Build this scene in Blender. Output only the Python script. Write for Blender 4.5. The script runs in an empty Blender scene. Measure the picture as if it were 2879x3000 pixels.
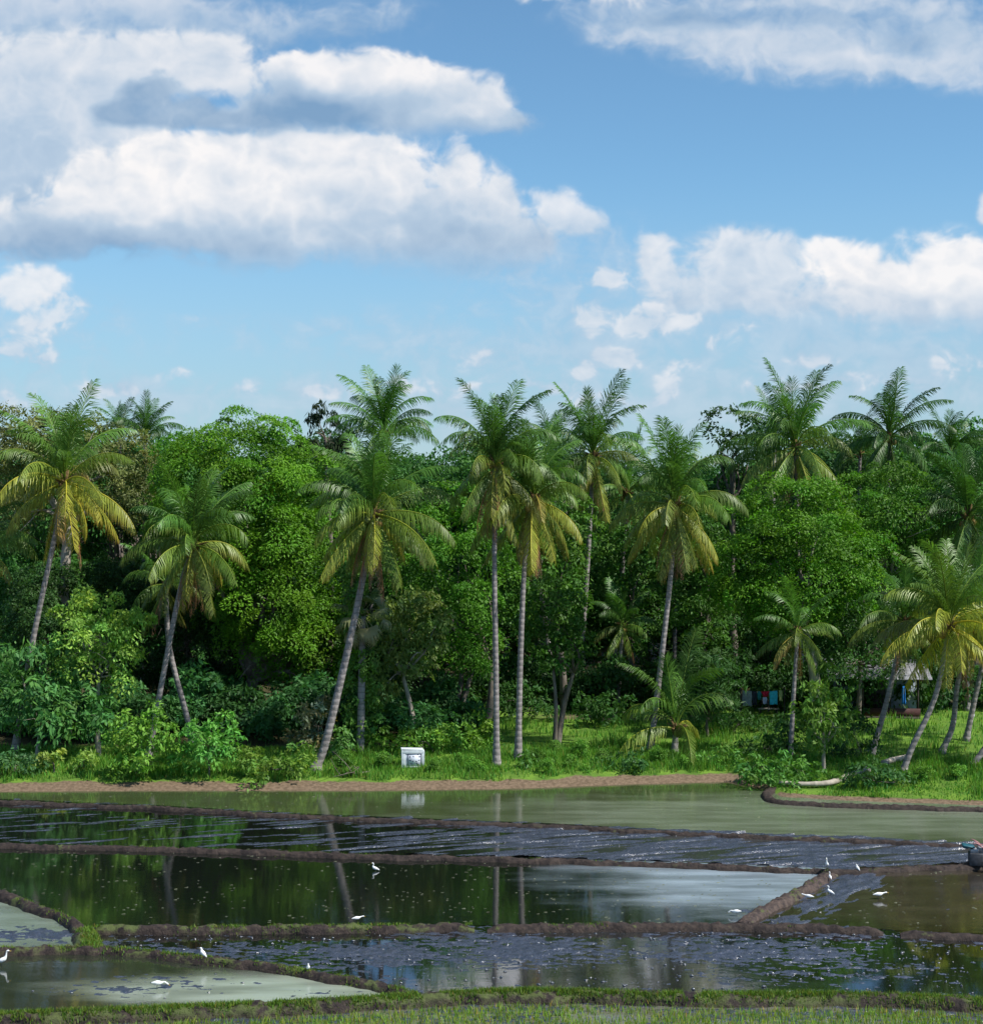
import bpy, math, random
import numpy as np
from mathutils import Vector, Matrix

# ------------------------------------------------------------------ camera, sky, sun, exposure
F, CX, YH, H = 3120.0, 940.5, 900.0, 14.5      # focal length in photo pixels (1881 x 1960 grid), horizon row, eye height in metres
scene = bpy.context.scene
C = scene.collection
cam_d = bpy.data.cameras.new('camera')
cam = bpy.data.objects.new('camera', cam_d); C.objects.link(cam)
cam_d.sensor_fit = 'VERTICAL'; cam_d.sensor_height = 24.0
cam_d.lens = 24.0 * F / 1960.0
cam_d.shift_y = -(980.0 - YH) / 1960.0
cam_d.clip_end = 9000.0; cam_d.clip_start = 0.5
cam.location = (0, 0, H); cam.rotation_euler = (math.radians(90), 0, 0)
scene.camera = cam

SUN_AZ = math.radians(113)      # clockwise from +Y (the viewing direction): from the right, level with the trees
SUN_EL = math.radians(51)
sun_dir = Vector((math.sin(SUN_AZ) * math.cos(SUN_EL), math.cos(SUN_AZ) * math.cos(SUN_EL), math.sin(SUN_EL)))
sun_d = bpy.data.lights.new('sun', 'SUN'); sun_d.energy = 4.6; sun_d.angle = math.radians(0.53)
sun_d.color = (1.0, 0.96, 0.89)
sun = bpy.data.objects.new('sun', sun_d); C.objects.link(sun)
sun.rotation_euler = (-sun_dir).to_track_quat('-Z', 'Y').to_euler()
SKY_STRENGTH = 0.10
EXPOSURE = 0.42
scene.view_settings.view_transform = 'Standard'
scene.view_settings.look = 'None'
scene.view_settings.exposure = EXPOSURE
scene.view_settings.gamma = 1.0
scene.view_settings.use_curve_mapping = False
scene.render.engine = 'CYCLES'
cy = scene.cycles
cy.max_bounces = 7; cy.diffuse_bounces = 3; cy.glossy_bounces = 3; cy.transmission_bounces = 3
cy.transparent_max_bounces = 4; cy.caustics_reflective = False; cy.caustics_refractive = False
cy.sample_clamp_indirect = 6.0
cy.use_adaptive_sampling = True; cy.adaptive_threshold = 0.02

# ------------------------------------------------------------------ noise
def _perm(seed):
    r = np.random.RandomState(seed)
    p = r.permutation(256).astype(np.int32); a = (r.rand(256) * 2 * np.pi).astype(np.float32)
    return np.concatenate([p, p]), np.cos(a), np.sin(a)
_pc = {}
def noise2(x, y, seed=0):
    if seed not in _pc: _pc[seed] = _perm(seed)
    p, ca, sa = _pc[seed]
    x = np.asarray(x); y = np.asarray(y)
    fx0 = np.floor(x); fy0 = np.floor(y); xf = (x - fx0).astype(np.float32); yf = (y - fy0).astype(np.float32)
    xi = fx0.astype(np.int32) & 255; yi = fy0.astype(np.int32) & 255
    u = xf * xf * xf * (xf * (xf * 6 - 15) + 10); v = yf * yf * yf * (yf * (yf * 6 - 15) + 10)
    def g(ix, iy, fx, fy):
        a = p[p[ix & 255] + (iy & 255)]
        return ca[a] * fx + sa[a] * fy
    n00 = g(xi, yi, xf, yf); n10 = g(xi + 1, yi, xf - 1, yf)
    n01 = g(xi, yi + 1, xf, yf - 1); n11 = g(xi + 1, yi + 1, xf - 1, yf - 1)
    return 1.45 * ((n00 * (1 - u) + n10 * u) * (1 - v) + (n01 * (1 - u) + n11 * u) * v)
def fbm(x, y, octv=5, seed=0, gain=0.5, lac=2.03):
    s = 0.0; a = 1.0; t = 0.0
    for i in range(octv):
        s = s + a * noise2(x + 17.3 * i, y - 9.1 * i, seed + i); t += a
        a *= gain; x = x * lac; y = y * lac
    return s / t
def sstep(a, b, x):
    t = np.clip((x - a) / (b - a), 0, 1); return t * t * (3 - 2 * t)

# ------------------------------------------------------------------ sky: Nishita with a cloud layer computed here
# layers of cloud from the back to the front: blobs (centre x, y, half width, half height, weight), edge (soft .. crisp), opacity, brightness at the top and at the base, row of a flat base
LAYERS = [
 dict(b=[(1000, 790, 900, 60, .55), (300, 760, 500, 40, .4), (1500, 730, 500, 60, .5), (1250, 640, 260, 90, .5), (900, 690, 130, 50, .5), (1100, 500, 220, 90, .5), (1500, 600, 420, 60, .6), (60, 640, 180, 90, .5), (700, 640, 500, 60, .35), (1750, 680, 300, 60, .5)], e=(.05, .9), op=.55, t=.74, u=.62, nz=1.6),
 dict(b=[(80, 15, 150, 44, .8), (290, 14, 130, 44, .8), (500, 50, 190, 44, .62), (-60, 40, 180, 60, .8), (700, 30, 160, 50, .36), (100, 70, 300, 40, .5)], e=(.08, .85), op=.74, t=.78, u=.36, y0=40, yh=50),
 dict(b=[(1180, 30, 120, 44, .62), (1330, 66, 170, 40, .72), (1480, 90, 190, 38, .76), (1680, 118, 200, 36, .85), (1820, 70, 60, 60, .8), (1560, 6, 320, 30, .8), (1920, 110, 130, 70, .8), (1600, 60, 300, 50, .6), (1650, 140, 300, 34, .42)], e=(.10, .95), op=.80, t=.66, u=.70, y0=80, yh=60, s=[(1300, 35, 110, 20, -.34), (1560, 40, 240, 16, -.24), (1740, 76, 60, 22, -.34), (1400, 68, 110, 14, .12), (1660, 112, 150, 12, .16), (1100, 20, 90, 40, .06)]),
 dict(b=[(90, 220, 210, 150, .9), (270, 130, 170, 60, .95), (390, 115, 90, 44, .9), (210, 90, 120, 26, .8), (10, 330, 150, 160, .8), (250, 290, 130, 70, .9), (440, 150, 40, 40, .5), (60, 120, 120, 50, .7)], e=(.10, .80), op=.93, t=.80, u=.60, y0=280, yh=180, s=[(30, 300, 110, 190, -.16), (330, 130, 130, 40, .06), (60, 450, 150, 60, -.2)]),
 dict(b=[(300, 350, 160, 80, 1.0), (180, 390, 120, 50, .9), (430, 300, 120, 50, 1.0), (620, 340, 150, 75, 1.0), (730, 330, 66, 70, .95), (540, 430, 330, 80, 1.0), (860, 440, 120, 90, .95), (885, 345, 46, 70, .9), (965, 400, 36, 60, .8), (960, 470, 60, 50, .7), (560, 290, 200, 36, .9), (120, 450, 190, 40, .8), (20, 430, 110, 50, .6), (1010, 470, 50, 50, .6)], e=(.16, .62), op=.95, t=.94, u=.34, y0=420, yh=105, base=(455, 555), s=[(330, 360, 90, 60, .12), (540, 390, 90, 60, .12), (150, 480, 240, 55, -.34), (440, 340, 40, 50, -.12), (640, 330, 90, 60, -.10), (420, 420, 70, 60, -.10), (700, 400, 90, 60, -.06), (870, 430, 110, 80, -.10), (840, 330, 60, 40, -.05)]),
 dict(b=[(590, 140, 100, 44, 1.0), (720, 165, 110, 56, 1.0), (800, 190, 66, 70, 1.0), (872, 180, 30, 44, .85), (930, 205, 58, 52, 1.0), (620, 205, 180, 50, 1.0), (800, 232, 190, 34, .95), (470, 228, 110, 26, .9)], e=(.16, .62), op=.94, t=.97, u=.24, y0=195, yh=60, base=(228, 278), s=[(540, 195, 90, 40, -.5), (640, 215, 110, 36, -.34), (860, 225, 110, 30, .16), (760, 160, 100, 36, .05), (930, 210, 50, 40, .10)]),
 dict(b=[(288, 182, 50, 40, 1.0), (240, 216, 60, 30, .9), (385, 208, 44, 36, .9), (330, 222, 120, 26, .9), (440, 236, 110, 20, .9)], e=(.14, .72), op=.88, t=.22, u=.12, y0=220, yh=40, base=(236, 252)),
 dict(b=[(1390, 480, 80, 50, .8), (1470, 520, 95, 62, .9), (1250, 485, 32, 46, .9), (1275, 530, 40, 30, .6), (1360, 560, 110, 40, .6), (1450, 585, 200, 32, .7), (1640, 545, 90, 60, .85)], e=(.14, .66), op=.84, t=.80, u=.60, y0=540, yh=70, base=(575, 640)),
 dict(b=[(1790, 530, 96, 80, 1.0), (1730, 580, 120, 50, .95), (1870, 560, 70, 80, .9), (1590, 485, 60, 34, 1.0), (1625, 520, 50, 40, .8), (1690, 560, 70, 44, .8)], e=(.14, .62), op=.93, t=.99, u=.58, y0=570, yh=60, base=(585, 648), s=[(1585, 470, 50, 22, .10), (1680, 560, 70, 40, -.14), (1810, 540, 60, 60, .05)]),
 dict(b=[(1075, 405, 56, 44, 1.0), (1115, 418, 42, 32, .95), (1035, 374, 28, 20, .6), (1885, 405, 18, 28, .8)], e=(.12, .8), op=.8, t=.92, u=.66, y0=420, yh=40, base=(440, 475)),
 dict(b=[(1160, 533, 54, 26, .85), (1260, 622, 90, 24, .8), (1240, 598, 32, 24, .8), (1130, 614, 40, 34, .7), (1440, 628, 30, 14, .45), (1175, 690, 48, 24, .95), (1120, 716, 24, 16, .8), (1265, 740, 36, 26, .8), (1310, 690, 36, 22, .6), (1630, 722, 32, 16, .6), (1840, 700, 60, 30, .55), (100, 598, 62, 30, .8), (50, 668, 76, 34, .9), (365, 607, 40, 14, .34), (330, 722, 50, 16, .42), (480, 745, 44, 20, .5), (30, 768, 54, 18, .6), (930, 672, 22, 9, .8), (880, 690, 56, 20, .45), (760, 733, 42, 22, .6), (880, 742, 80, 20, .55), (1490, 745, 90, 20, .6), (1560, 690, 60, 18, .5), (1380, 650, 70, 16, .5), (1720, 745, 70, 20, .6), (1060, 745, 60, 22, .6), (640, 745, 60, 18, .45), (200, 745, 70, 20, .5), (1150, 770, 60, 18, .6)], e=(.12, .80), op=.74, t=.86, u=.70, y0=640, yh=300, nz=2.6),
 dict(b=[(1150, -80, 230, 76, 1.0), (1380, -170, 160, 70, .8), (900, -110, 140, 60, .8), (300, -260, 260, 90, .9), (1800, -300, 260, 110, .9)], e=(.2, .6), op=.95, t=1.08, u=.8, y0=-80, yh=120),
 dict(b=[(40, 546, 70, 34, 1.0), (95, 545, 30, 24, .8), (30, 580, 40, 24, .6)], e=(.14, .75), op=.85, t=.93, u=.78, y0=560, yh=30),
]
def cloud_field(px, py, generic):
    """opacity and brightness of the cloud layers over a patch of sky given in photo pixel units"""
    px = px.astype(np.float32); py = py.astype(np.float32)
    wx = fbm(px / 130.0, py / 110.0, 4, 3) * 30; wy = fbm(px / 130.0 + 31, py / 110.0 + 7, 4, 11) * 24
    E0 = .45 - 1.7 * np.abs(fbm(px / 75.0 + wx * .01, py / 66.0 + wy * .01, 4, 29, .5))       # billows
    E1 = .40 - 1.7 * np.abs(fbm(px / 150.0 + wx * .012 + 9, py / 120.0 + wy * .012, 3, 83, .45))
    n0 = fbm(px / 170.0 + 3, py / 120.0, 4, 57, .5)
    fine = fbm(px / 60.0 + wx * .03, py / 46.0 + wy * .03, 6, 71, .60)
    A = np.zeros_like(px); B = np.zeros_like(px)
    for i, Ly in enumerate(LAYERS):
        qx, qy = px + wx * (1 if i % 2 else -1), py + wy * (1 if i % 3 else -1); d = np.zeros_like(px)
        for (cx_, cy_, rx, ry, a) in Ly['b']:
            dx = (qx - cx_) / rx; dy = (qy - cy_) / ry; k = np.nonzero((dx * dx + dy * dy) < 6.0)
            d[k] = 1 - (1 - d[k]) * (1 - np.minimum(a * 1.12 * np.exp(-(dx[k] ** 2 + dy[k] ** 2) * 1.15), .995))
        if not (d > .02).any(): continue
        crisp = 1 - (Ly['e'][1] - Ly['e'][0])
        f = sstep(.03, .35, d); dd = d + f * Ly.get('nz', 1) * (.30 * crisp * E0 + .24 * n0 + .44 * fine)
        m = sstep(*Ly['e'], dd) * Ly['op']
        if 'base' in Ly: m = m * (1 - sstep(Ly['base'][0], Ly['base'][1], qy + 10 * n0))
        v = (qy - Ly.get('y0', 400)) / Ly.get('yh', 200) + .7 * n0 + .35 * fine
        br = Ly['t'] + (Ly['u'] - Ly['t']) * sstep(-1.1, 1.2, v)
        for (cx_, cy_, rx, ry, a) in Ly.get('s', ()):
            br = br + a * np.exp(-((qx - cx_) / rx) ** 2 - ((qy - cy_) / ry) ** 2)
        br = br + (.30 * E1 + .22 * E0) * (.35 + .65 * crisp) + .16 * fine - .10 * (1 - sstep(.3, .75, dd)) * (1 - crisp)
        B = B * (1 - m) + br * m; A = A + m * (1 - A)
    B = B / np.maximum(A, 1e-3)
    if generic is not None:
        gd, w = generic; d = gd + sstep(.03, .35, gd) * (.15 * E0 + .16 * n0); m = .9 * sstep(.2, .7, d)
        A2 = A * (1 - w) + m * w; B = (B * A * (1 - w) + (.62 + .28 * sstep(.3, .9, d) + .1 * E0) * m * w) / np.maximum(A2, 1e-3); A = A2
    return np.clip(A, 0, 1), np.clip(B, .03, 1.1)
def generic_clouds(px, py):
    n = fbm(px / 520.0 + 3.7, py / 260.0 + 1.3, 4, 41)
    return sstep(0.02, 0.5, n) * 0.95
def cloud_image(name, w, h, az0, az1, el0, el1, front):
    az = np.linspace(az0, az1, w)[None, :]; el = np.linspace(el0, el1, h)[:, None]
    az = np.repeat(az, h, 0).astype(np.float32); el = np.repeat(el, w, 1).astype(np.float32)
    if front:
        px = CX + F * np.tan(az); py = YH - F * np.tan(el) / np.cos(az)
        wgt = np.maximum(sstep(1150, 1600, np.abs(px - CX)), sstep(-350, -700, py))
    else:
        px = CX + F * az; py = YH - F * el
        wgt = np.ones_like(px)
    gd = generic_clouds(CX + F * az, YH - F * el)
    m, br = cloud_field(px, py, (gd, wgt))
    veil = .60 * (1 - sstep(np.radians(.5), np.radians(11.0), np.abs(el))) + .08; A2 = m + veil * (1 - m); br = (br * m + .27 * veil * (1 - m)) / np.maximum(A2, 1e-3); m = A2        # haze low down all round
    lo = np.array([0.19, 0.33, 0.52]); mid = np.array([0.46, 0.57, 0.70]); hi = np.array([0.83, 0.83, 0.85])
    t = br[..., None]
    col = np.where(t < 0.6, lo + (mid - lo) * np.clip(t / 0.6, 0, 1), mid + (hi - mid) * np.clip((t - 0.6) / 0.4, 0, 1.2))
    img = bpy.data.images.new(name, w, h, alpha=True, float_buffer=True)
    img.colorspace_settings.name = 'Non-Color'
    img.alpha_mode = 'CHANNEL_PACKED'
    buf = np.empty((h, w, 4), np.float32); buf[..., :3] = col; buf[..., 3] = m
    img.pixels.foreach_set(buf.ravel()); img.update(); img.pack()
    return img

world = bpy.data.worlds.new('World'); scene.world = world; world.use_nodes = True
world.cycles.sampling_method = 'MANUAL'; world.cycles.sample_map_resolution = 512
nt = world.node_tree; N = nt.nodes; L = nt.links; N.clear()
def wn(t, **kw):
    n = N.new(t)
    for k, v in kw.items(): setattr(n, k, v)
    return n
def wm(op, a, b=None, c=None):
    n = wn('ShaderNodeMath', operation=op)
    for i, v in enumerate((a, b, c)):
        if v is None: continue
        if isinstance(v, (int, float)): n.inputs[i].default_value = v
        else: L.new(v, n.inputs[i])
    return n.outputs[0]
sky = wn('ShaderNodeTexSky', sky_type='NISHITA')
sky.sun_disc = False; sky.sun_elevation = SUN_EL; sky.sun_rotation = SUN_AZ
sky.altitude = 1200; sky.air_density = 1.0; sky.dust_density = 0.0; sky.ozone_density = 2.5
tc = wn('ShaderNodeTexCoord'); sp = wn('ShaderNodeSeparateXYZ'); L.new(tc.outputs['Generated'], sp.inputs[0])
az_ = wm('ARCTAN2', sp.outputs[0], sp.outputs[1]); el_ = wm('ARCSINE', sp.outputs[2])
A1, E0, E1 = math.radians(32), math.radians(-1), math.radians(29)
img_f = cloud_image('clouds_front', 2000, 940, -A1, A1, E0, E1, True)
img_r = cloud_image('clouds_round', 1024, 256, -math.pi, math.pi, 0.0, math.pi / 2, False)
def lookup(img, u, v):
    cb = wn('ShaderNodeCombineXYZ'); L.new(u, cb.inputs[0]); L.new(v, cb.inputs[1])
    t = wn('ShaderNodeTexImage', image=img, extension='EXTEND', interpolation='Cubic' if img is img_f else 'Linear'); L.new(cb.outputs[0], t.inputs[0])
    return t
tf = lookup(img_f, wm('MULTIPLY_ADD', az_, 0.5 / A1, 0.5), wm('MULTIPLY_ADD', el_, 1 / (E1 - E0), -E0 / (E1 - E0)))
tr = lookup(img_r, wm('MULTIPLY_ADD', az_, 0.5 / math.pi, 0.5), wm('MULTIPLY', el_, 2 / math.pi))
inside = wm('MULTIPLY', wm('LESS_THAN', wm('ABSOLUTE', az_), A1), wm('LESS_THAN', el_, E1))
def wmix(fac, a, b):
    n = wn('ShaderNodeMix', data_type='RGBA'); L.new(fac, n.inputs[0]); L.new(a, n.inputs[6]); L.new(b, n.inputs[7]); return n.outputs[2]
ccol = wmix(inside, tr.outputs[0], tf.outputs[0])
amix = wn('ShaderNodeMix', data_type='FLOAT'); L.new(inside, amix.inputs[0]); L.new(tr.outputs[1], amix.inputs[2]); L.new(tf.outputs[1], amix.inputs[3])
gain = wn('ShaderNodeVectorMath', operation='SCALE'); L.new(ccol, gain.inputs[0]); gain.inputs[3].default_value = 0.80 / SKY_STRENGTH
tint = wn('ShaderNodeMix', data_type='RGBA', blend_type='MULTIPLY'); tint.inputs[0].default_value = 1.0
L.new(sky.outputs[0], tint.inputs[6]); tint.inputs[7].default_value = (0.71, 0.98, 1.04, 1)
final = wmix(amix.outputs[0], tint.outputs[2], gain.outputs[0])
bg = wn('ShaderNodeBackground'); bg.inputs[1].default_value = SKY_STRENGTH; L.new(final, bg.inputs[0])
wo = wn('ShaderNodeOutputWorld'); L.new(bg.outputs[0], wo.inputs[0])

# ------------------------------------------------------------------ materials
def new_mat(name):
    m = bpy.data.materials.new(name); m.use_nodes = True
    t = m.node_tree; t.nodes.clear()
    return m, t, t.nodes, t.links
class NB:
    """small node builder"""
    def __init__(s, name):
        s.m, s.t, s.n, s.l = new_mat(name)
        s.out = s.n.new('ShaderNodeOutputMaterial')
    def put(s, sock, v):
        if isinstance(v, bpy.types.NodeSocket): s.l.new(v, sock)
        else: sock.default_value = v
    def math(s, op, *a):
        n = s.n.new('ShaderNodeMath'); n.operation = op
        for i, v in enumerate(a): s.put(n.inputs[i], v)
        return n.outputs[0]
    def mix(s, f, a, b, blend='MIX'):
        n = s.n.new('ShaderNodeMix'); n.data_type = 'RGBA'; n.blend_type = blend
        s.put(n.inputs[0], f); s.put(n.inputs[6], a if isinstance(a, bpy.types.NodeSocket) else (*a, 1)); s.put(n.inputs[7], b if isinstance(b, bpy.types.NodeSocket) else (*b, 1))
        return n.outputs[2]
    def noise(s, scale, detail=4, rough=0.55, vec=None, out=0):
        n = s.n.new('ShaderNodeTexNoise'); n.inputs['Scale'].default_value = scale; n.inputs['Detail'].default_value = detail; n.inputs['Roughness'].default_value = rough
        if vec is not None: s.l.new(vec, n.inputs['Vector'])
        return n.outputs[out]
    def pos(s, scale=(1, 1, 1), rot=(0, 0, 0)):
        g = s.n.new('ShaderNodeNewGeometry'); mp = s.n.new('ShaderNodeMapping')
        mp.inputs['Scale'].default_value = scale; mp.inputs['Rotation'].default_value = rot
        s.l.new(g.outputs['Position'], mp.inputs[0]); return mp.outputs[0]
    def obj(s, scale=(1, 1, 1)):
        g = s.n.new('ShaderNodeTexCoord'); mp = s.n.new('ShaderNodeMapping'); mp.inputs['Scale'].default_value = scale
        s.l.new(g.outputs['Object'], mp.inputs[0]); return mp.outputs[0]
    def ramp(s, f, lo, hi):
        n = s.n.new('ShaderNodeMapRange'); n.interpolation_type = 'SMOOTHSTEP'; s.put(n.inputs[0], f); n.inputs[1].default_value = lo; n.inputs[2].default_value = hi
        return n.outputs[0]
    def bump(s, h, strength=0.3, dist=0.05):
        n = s.n.new('ShaderNodeBump'); n.inputs['Strength'].default_value = strength; n.inputs['Distance'].default_value = dist; s.l.new(h, n.inputs['Height']); return n.outputs[0]
    def principled(s, col, rough=0.6, spec=0.5, normal=None, ior=None, metallic=0.0):
        b = s.n.new('ShaderNodeBsdfPrincipled')
        s.put(b.inputs['Base Color'], col if isinstance(col, bpy.types.NodeSocket) else (*col, 1)); s.put(b.inputs['Roughness'], rough)
        b.inputs['Specular IOR Level'].default_value = spec; b.inputs['Metallic'].default_value = metallic
        if ior: b.inputs['IOR'].default_value = ior
        if normal is not None: s.l.new(normal, b.inputs['Normal'])
        return b.outputs[0]
    def done(s, sh):
        s.l.new(sh, s.out.inputs[0]); return s.m
def leaf_mat(name, rough, spec, trans):
    b = NB(name)
    oi = b.n.new('ShaderNodeObjectInfo')
    at = b.n.new('ShaderNodeAttribute'); at.attribute_name = 'tint'
    col = b.mix(1.0, oi.outputs['Color'], at.outputs['Color'], 'MULTIPLY')
    p = b.principled(col, rough, spec)
    tr = b.n.new('ShaderNodeBsdfTranslucent')
    tcol = b.mix(1.0, col, (1.25, 1.35, 0.6), 'MULTIPLY'); b.l.new(tcol, tr.inputs[0])
    mx = b.n.new('ShaderNodeMixShader'); mx.inputs[0].default_value = trans
    b.l.new(p, mx.inputs[1]); b.l.new(tr.outputs[0], mx.inputs[2])
    return b.done(mx.outputs[0])
M = {}
M['leaf'] = leaf_mat('leaf', 0.55, 0.26, 0.34)
M['palm_leaf'] = leaf_mat('palm_leaf', 0.42, 0.36, 0.28)
M['grass'] = leaf_mat('grass_blade', 0.55, 0.3, 0.35)
def bark(name, c1, c2, ring=0):
    b = NB(name); v = b.obj((1, 1, 0.35)); n = b.noise(5, 5, 0.65, v)
    col = b.mix(b.ramp(n, 0.3, 0.7), c1, c2)
    h = n
    if ring:
        sx = b.n.new('ShaderNodeSeparateXYZ'); b.l.new(b.obj(), sx.inputs[0])
        w = b.math('SINE', b.math('MULTIPLY_ADD', sx.outputs[2], ring, b.math('MULTIPLY', n, 4.0)))
        col = b.mix(b.math('MULTIPLY', b.ramp(w, 0.6, 1.0), 0.5), col, tuple(x * 0.5 for x in c1))
        h = b.math('SUBTRACT', n, b.math('MULTIPLY', w, 0.3))
    return b.done(b.principled(col, 0.85, 0.2, b.bump(h, 0.6, 0.04)))
M['palm_bark'] = bark('palm_bark', (0.20, 0.18, 0.175), (0.33, 0.30, 0.29), 22)
M['bark'] = bark('bark', (0.10, 0.08, 0.065), (0.22, 0.19, 0.16))
M['pale_bark'] = bark('pale_bark', (0.26, 0.23, 0.19), (0.42, 0.38, 0.32))
def plain(name, col, rough=0.7, spec=0.3, var=0.2, scale=8, metallic=0):
    b = NB(name); n = b.noise(scale, 4, 0.6, b.obj())
    c = b.mix(b.ramp(n, 0.3, 0.7), tuple(x * (1 - var) for x in col), tuple(min(1, x * (1 + var)) for x in col))
    return b.done(b.principled(c, rough, spec, None, None, metallic))
def ground_mat():
    b = NB('bank_soil')
    at = b.n.new('ShaderNodeAttribute'); at.attribute_name = 'grassy'
    p = b.pos(); n1 = b.noise(0.9, 5, 0.6, p); n2 = b.noise(6, 4, 0.6, p)
    soil = b.mix(b.ramp(n2, 0.3, 0.7), (0.11, 0.078, 0.05), (0.21, 0.15, 0.10))
    lit = b.n.new('ShaderNodeAttribute'); lit.attribute_name = 'litter'
    gr = b.mix(b.ramp(n1, 0.35, 0.65), (0.08, 0.16, 0.022), (0.14, 0.25, 0.03))
    gr = b.mix(b.ramp(n2, 0.5, 0.8), gr, (0.08, 0.11, 0.03))
    f = b.ramp(b.math('ADD', at.outputs['Fac'], b.math('MULTIPLY', b.math('SUBTRACT', n2, 0.5), 0.9)), 0.35, 0.65)
    gr = b.mix(b.ramp(b.math('ADD', lit.outputs['Fac'], b.math('MULTIPLY', b.math('SUBTRACT', n1, .5), .8)), .35, .65), gr, b.mix(b.ramp(n2, .35, .65), (.045, .04, .022), (.08, .075, .03)))
    return b.done(b.principled(b.mix(f, soil, gr), 0.9, 0.15, b.bump(n2, 0.5, 0.08)))
M['ground'] = ground_mat()
def bund_mat(name, grassy, dry=1.0):
    b = NB(name); p = b.pos(); n = b.noise(5, 5, 0.65, p); n1 = b.noise(1.3, 3, 0.5, p); n3 = b.noise(22, 3, 0.6, p)
    soil = b.mix(b.ramp(n, 0.3, 0.7), tuple(c_ * dry for c_ in (0.014, 0.010, 0.010)), tuple(c_ * dry for c_ in (0.058, 0.041, 0.033)))
    g = b.n.new('ShaderNodeNewGeometry'); s = b.n.new('ShaderNodeSeparateXYZ'); b.l.new(g.outputs['Normal'], s.inputs[0])
    f = b.math('MULTIPLY', b.ramp(b.math('ADD', n1, b.math('MULTIPLY', b.math('SUBTRACT', n, .5), .8)), 0.62 - grassy * 0.4, 0.74 - grassy * 0.3), b.ramp(s.outputs[2], 0.25, 0.7))
    col = b.mix(f, soil, (0.075, 0.095, 0.028))
    return b.done(b.principled(col, 0.75, 0.3, b.bump(b.math('ADD', n, b.math('MULTIPLY', n3, .4)), 0.8, 0.08)))
M['bund_dry'] = bund_mat('dry_earth', .05, 1.8); M['bund'] = bund_mat('wet_earth', -0.1); M['bund_grassy'] = bund_mat('grassy_earth', 0.6); M['bund_mid'] = bund_mat('mossy_earth', 0.28)
def mud_mat():
    b = NB('wet_mud'); p = b.pos(); n = b.noise(4, 4, 0.6, p); n3 = b.noise(14, 4, 0.65, p)
    col = b.mix(b.ramp(n, 0.3, 0.7), (0.016, 0.019, 0.031), (0.044, 0.050, 0.076))
    r = b.math('MULTIPLY_ADD', n3, 0.26, 0.16)
    return b.done(b.principled(col, r, 0.5, b.bump(n3, 0.7, 0.06), 2.8))
M['mud'] = mud_mat()
def water_mat(name, clear, silt, ctr, rad, power=1.0, rough=(0.03, 0.16), base_silt=0.0, ior=2.3, calm=0.10):
    """paddy water: clear dark water with a patch of suspended silt and wind-ruffled surface round ctr"""
    b = NB(name); p = b.pos()
    sx = b.n.new('ShaderNodeSeparateXYZ'); b.l.new(p, sx.inputs[0])
    dx = b.math('MULTIPLY', b.math('SUBTRACT', sx.outputs[0], ctr[0]), 1 / rad[0]); dy = b.math('MULTIPLY', b.math('SUBTRACT', sx.outputs[1], ctr[1]), 1 / rad[1])
    d = b.math('SQRT', b.math('ADD', b.math('MULTIPLY', dx, dx), b.math('MULTIPLY', dy, dy)))
    n = b.noise(0.35, 4, 0.55, b.pos((0.6, 1.6, 1)))
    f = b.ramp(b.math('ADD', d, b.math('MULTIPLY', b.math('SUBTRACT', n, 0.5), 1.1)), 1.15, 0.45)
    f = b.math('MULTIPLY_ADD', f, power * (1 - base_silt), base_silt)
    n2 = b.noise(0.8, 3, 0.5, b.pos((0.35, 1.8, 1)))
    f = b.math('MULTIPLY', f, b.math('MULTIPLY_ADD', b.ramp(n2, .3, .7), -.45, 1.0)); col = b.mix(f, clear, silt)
    rg = b.math('ADD', b.math('MULTIPLY_ADD', f, rough[1] - rough[0], rough[0]), b.math('MULTIPLY', b.ramp(n2, 0.5, 0.75), 0.05))
    rip = b.noise(7.0, 3, 0.6, b.pos((0.45, 1.5, 1))); rip2 = b.noise(1.2, 2, 0.5, b.pos((0.5, 1.6, 1)))
    hgt = b.math('MULTIPLY_ADD', rip2, 2.0, rip)
    bp = b.n.new('ShaderNodeBump'); bp.inputs['Distance'].default_value = 0.012; b.put(bp.inputs['Strength'], b.math('MULTIPLY_ADD', f, 0.35, calm)); b.l.new(hgt, bp.inputs['Height'])
    return b.done(b.principled(col, rg, 0.5, bp.outputs[0], ior))

# ------------------------------------------------------------------ mesh helpers
def mesh_np(name, verts, quads=None, tris=None, tint=None, smooth=False):
    verts = np.asarray(verts, np.float32).reshape(-1, 3)
    me = bpy.data.meshes.new(name)
    me.vertices.add(len(verts)); me.vertices.foreach_set('co', verts.ravel())
    nq = 0 if quads is None else len(quads); ntr = 0 if tris is None else len(tris)
    loops = []
    if nq: loops.append(np.asarray(quads, np.int32).ravel())
    if ntr: loops.append(np.asarray(tris, np.int32).ravel())
    loops = np.concatenate(loops)
    me.loops.add(len(loops)); me.loops.foreach_set('vertex_index', loops)
    me.polygons.add(nq + ntr)
    st = np.concatenate([np.arange(nq, dtype=np.int32) * 4, nq * 4 + np.arange(ntr, dtype=np.int32) * 3])
    me.polygons.foreach_set('loop_start', st)
    if smooth: me.polygons.foreach_set('use_smooth', np.ones(nq + ntr, bool))
    if tint is not None:
        a = me.color_attributes.new('tint', 'FLOAT_COLOR', 'POINT')
        t = np.ones((len(verts), 4), np.float32); t[:, :3] = tint; a.data.foreach_set('color', t.ravel())
    me.update(calc_edges=True); me.validate()
    return me
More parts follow.
